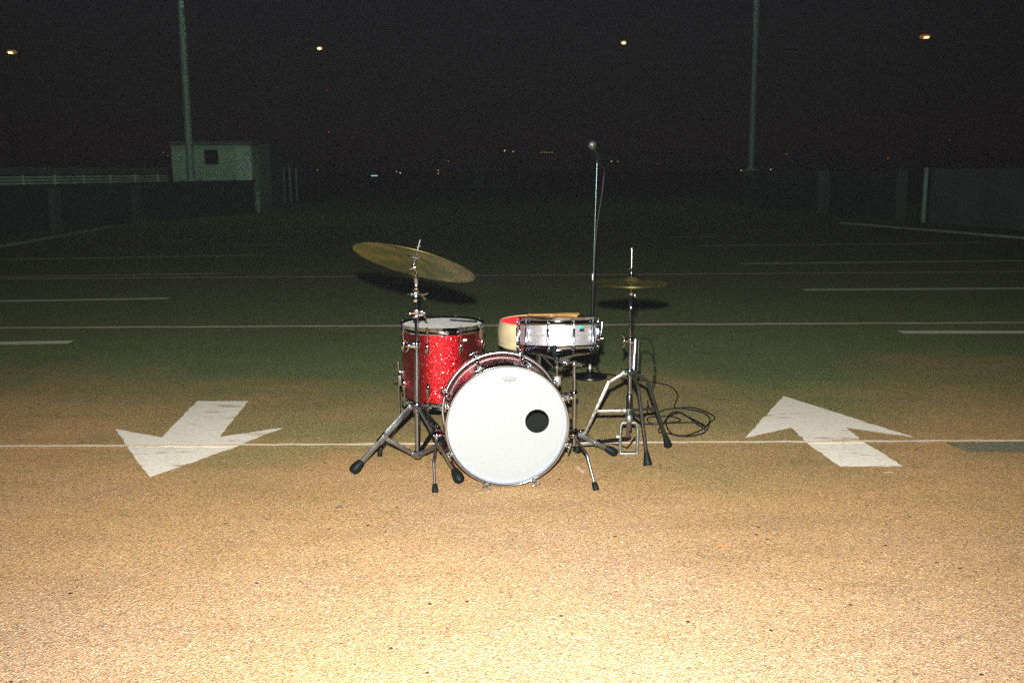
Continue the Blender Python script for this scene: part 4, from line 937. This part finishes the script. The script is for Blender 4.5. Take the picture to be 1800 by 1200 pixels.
one('hihat_cymbal', lambda bm: lathe(bm, cymprof(HR2, 0.042, 0.016, 0.012), chz+Vector((0, 0, 0.001)), bz, 96, True), 'bronze_bright', 'upper bronze hi-hat cymbal with its bell up under the clutch', 'cymbal', 'pair of hi-hat cymbals', origin=chz, ang=60)
lowc = chz-Vector((0, 0, 0.0045))
one('hihat_cymbal', lambda bm: lathe(bm, cymprof(HR2, 0.042, 0.016, 0.012), lowc, (0, 0, -1), 96, True), 'bronze_bright', 'lower bronze hi-hat cymbal facing down on its seat', 'cymbal', 'pair of hi-hat cymbals', origin=lowc, ang=60)
part('leg_hub', lambda bm: (lathe(bm, [(0, -0.022), (0.016, -0.022), (0.018, -0.014), (0.018, 0.014), (0.014, 0.020), (0, 0.020)], hv(655), bz, 22), wingnut(bm, hv(652, -0.018, -0.01), (-1, -0.3, 0.5), 1.1)), 'chrome_worn', hh)
part('spring_housing', lambda bm: lathe(bm, [(0, 0), (0.013, 0), (0.015, 0.006), (0.015, 0.085), (0.012, 0.09), (0, 0.09)], hv(724), bz, 22), 'black_paint', hh)
part('brace_ring', lambda bm: lathe(bm, [(0, -0.012), (0.017, -0.012), (0.018, 0), (0.017, 0.012), (0, 0.012)], hv(722), bz, 22), 'cast_metal', hh)
LEGS = ((gr(1013, 796), 'steel_dull', True), (gr(1139, 820), 'dark_steel', False), (gr(1175, 786), 'dark_steel', False))
for tip, mt, bent in LEGS:
    tip = tip+Vector((0, 0, 0.006)); d = Vector((tip.x-hx, tip.y-HHY, 0)); L_ = d.length; d.normalize()
    hb = hv(655)+d*0.024; sd = Vector((-d.y, d.x, 0)); kn = hb+d*0.075+Vector((0, 0, -0.045))
    dd = (tip-kn).normalized(); nr = sd.cross(dd); end = tip-dd*0.05
    jt = kn.lerp(tip, 0.42)
    def f(bm):
        box(bm, hb, (0.024, 0.020, 0.022), Matrix.Rotation(math.atan2(d.y, d.x), 3, 'Z'), 0.003)
        bar(bm, hb, kn+dd*0.004, 0.0155, 0.0145, nr, 0.003); bar(bm, kn-dd*0.003, end, 0.016, 0.014, nr, 0.003)
        cyl(bm, jt-sd*0.010, jt+sd*0.010, 0.006, 10)
    lg = part('leg', f, mt, hh)
    part('rubber_foot', lambda bm: rubber_foot(bm, tip, dd, 0.075, 0.021, False), 'rubber', lg)
    part('brace', lambda bm: (bar(bm, hv(722)+d*0.016, jt, 0.014, 0.005, (0, 0, 1), 0.001), box(bm, hv(722)+d*0.020, (0.02, 0.016, 0.018), Matrix.Rotation(math.atan2(d.y, d.x), 3, 'Z'), 0.003)), mt, hh)
# pedal frame
def f(bm):
    lathe(bm, [(0, -0.018), (0.016, -0.018), (0.018, -0.012), (0.018, 0.012), (0.014, 0.018), (0, 0.018)], hv(735), bz, 20)
    for sg in (-1, 1):
        tube(bm, spline([hv(743, sg*0.012), hv(743, sg*0.032), hv(752, sg*0.040), hv(775, sg*0.042), hv(798, sg*0.040)], 5), 0.0075, 12)
    bar(bm, hv(797, -0.044), hv(797, 0.044), 0.016, 0.026, (0, 0, 1), 0.003)
part('pedal_frame', f, 'cast_metal', hh)
part('pull_strap', lambda bm: bar(bm, hv(738, 0, 0.01), hv(772, -0.002, 0.03), 0.020, 0.005, (1, 0, 0), 0.001), 'leather', hh)
part('strap_side_rod', lambda bm: cyl(bm, hv(738, 0.012, 0.012), hv(757, 0.012, 0.016), 0.0035, 8), 'dark_steel', hh).name = 'side_rod'  # thin dark rod beside the strap
def f(bm):
    a = hv(772, 0.004, 0.03); h_ = gr(1047, 784); h_.z = 0.02; dr = (h_-a).normalized(); sd = dr.cross(Vector((0, 0, 1))).normalized()
    bar(bm, a, h_, 0.05, 0.010, sd, 0.003); bar(bm, a.lerp(h_, 0.92), h_, 0.056, 0.020, sd, 0.003)
part('footboard', f, 'black_paint', hh)
part('footboard_clip', lambda bm: box(bm, hp_(1087, 767, 0.0), (0.020, 0.012, 0.010), None, 0.002), 'label_white', hh)
part('anchor_rod', lambda bm: tube(bm, [gr(1058, 777)+Vector((0, 0, 0.008)), gr(1086, 784)+Vector((0, 0, 0.006)), gr(1103, 789)+Vector((0, 0, 0.006)), hv(768, 0.030)], 0.0035, 8), 'black_paint', hh)

# ================================================================== microphone on its stand
MB_ = gr(1037, 664); MBY = MB_.y
mst = thing('mic_stand', 'thin black microphone stand with heavy round base behind the snare', 'stand', (MB_.x, MBY, 0))
part('base', lambda bm: lathe(bm, [(0, 0.001), (0.112, 0.001), (0.115, 0.006), (0.112, 0.016), (0.085, 0.024), (0.04, 0.032), (0.022, 0.045), (0.020, 0.058), (0, 0.058)], (MB_.x, MBY, 0), bz, 56), 'black_paint', mst)
mp0 = Vector((MB_.x, MBY, 0.05))
c1 = at(1042.5, 492, MBY); c2 = at(1049.5, 284, MBY)
part('lower_pole', lambda bm: cyl(bm, mp0, c1, 0.0085, 16), 'black_paint', mst)
part('upper_pole', lambda bm: cyl(bm, c1, c2, 0.0044, 12), 'pole_satin', mst)
part('clutch', lambda bm: tube(bm, [c1-Vector((0, 0, 0.03)), c1+Vector((0, 0, 0.005)), c1+Vector((0.001, 0, 0.055))], [0.0115, 0.0125, 0.009], 16), 'black_paint', mst)
lb = at(1042.3, 487, MBY-0.013)
part('label_sticker', lambda bm: box(bm, lb, (0.011, 0.002, 0.042), None, 0.0005), 'label_white', mst)
part('stem_sticker', lambda bm: box(bm, at(1037, 643, MBY-0.011), (0.014, 0.002, 0.045), None, 0.0005), 'label_white', mst)
mt_ = at(1040.5, 254.5, MBY-0.06); mbt = at(1052, 283, MBY+0.04); md = (mbt-mt_).normalized()
part('mic_clip', lambda bm: (tube(bm, [c2-Vector((0, 0, 0.01)), c2+Vector((0, 0, 0.015))], [0.010, 0.011], 14), tube(bm, [mt_+md*0.085, mt_+md*0.13], [0.0185, 0.0165], 16)), 'rubber', mst)
mic = thing('microphone', 'handheld vocal microphone with round grey grille clipped on the thin stand', 'microphone', mt_)
part('grille', lambda bm: lathe(bm, [(0, -0.026), (0.012, -0.023), (0.022, -0.013), (0.026, 0), (0.024, 0.014), (0.021, 0.024), (0, 0.024)], mt_, md, 24), 'cast_metal', mic)
part('grille_band', lambda bm: lathe(bm, [(0.024, -0.003), (0.0268, -0.003), (0.0268, 0.003), (0.024, 0.003)], mt_, md, 24, True), 'cast_metal', mic)
part('body', lambda bm: lathe(bm, [(0, 0.024), (0.021, 0.024), (0.0185, 0.05), (0.013, 0.16), (0.012, 0.165), (0, 0.165)], mt_, md, 24), 'black_paint', mic)
me_ = mt_+md*0.165
def f(bm):
    P = [me_, me_+md*0.05+Vector((0.012, 0, 0.0)), at(1062, 300, MBY+0.03), at(1058, 340, MBY+0.02), at(1051, 385, MBY-0.004), at(1047, 420, MBY-0.014), at(1044.5, 470, MBY-0.015), at(1041.5, 540, MBY-0.014), at(1041, 600, MBY-0.015), at(1046, 634, MBY-0.03), at(1056, 655, MBY-0.10), gr(1075, 663)+Vector((0, 0, 0.02))]
    P += [gr(x, y)+Vector((0, 0, z)) for x, y, z in ((1105, 669, .006), (1130, 670, .005), (1160, 675, .005), (1180, 681, .005), (1191, 694, .005), (1190, 703, .005), (1185.5, 714, .005), (1190, 719, .006), (1210, 721, .006), (1236, 727, .006), (1248, 738, .005), (1240, 752, .006), (1222, 762, .006), (1203, 767, .005), (1184, 765, .006), (1174, 757, .010), (1171, 744, .012), (1177, 732, .013), (1190, 727, .013), (1206, 734, .012), (1224, 748, .012), (1237, 755, .010), (1228, 746, .010), (1200, 746, .012), (1170, 747, .012), (1146, 746, .006), (1139, 742, .005), (1140, 735, .005), (1160, 733, .006), (1180, 735, .010), (1195, 740, .012), (1192, 745, .014), (1170, 748, .014), (1140, 747, .005), (1128, 741, .005), (1137, 728, .005), (1138, 715, .005))]
    tube(bm, spline(P, 6), 0.0037, 8)
one('mic_cable', f, 'cable', 'black cable hanging from the microphone and lying in loops right of the hi-hat', 'cable')
def f(bm):
    P = [hp_(1122, 597, 0.07), hp_(1132, 594.5, 0.10), hp_(1142, 599, 0.14), hp_(1149, 615, 0.18), hp_(1151, 640, 0.22), hp_(1149, 668, 0.25), gr(1141.5, 697)+Vector((0, 0, 0.02))]
    P += [gr(x, y)+Vector((0, 0, z)) for x, y, z in ((1139, 712, .005), (1150, 728, .007), (1168, 722, .007), (1192, 720, .011), (1220, 720, .012), (1250, 731, .011), (1256, 737, .005), (1248, 744, .006), (1245, 752, .008), (1238, 762, .006), (1215, 768, .006), (1195, 768, .006), (1175, 765, .011), (1160, 762, .006), (1158, 757, .008), (1166, 750, .016), (1172, 741, .018), (1184, 733, .018), (1195, 731, .019), (1210, 738, .018), (1228, 747, .017), (1239, 753, .016), (1238, 760, .014))]
    tube(bm, spline(P, 6), 0.0037, 8)
one('spare_cable', f, 'cable', 'black cable arching out beside the hi-hat tube into the coil on the ground', 'cable')
def f(bm):
    tube(bm, spline([hp_(1121, 640, 0.05), hp_(1128, 623, 0.35), hp_(1136, 619, 0.5), hp_(1144, 628, 0.7)], 5), 0.0035, 8)
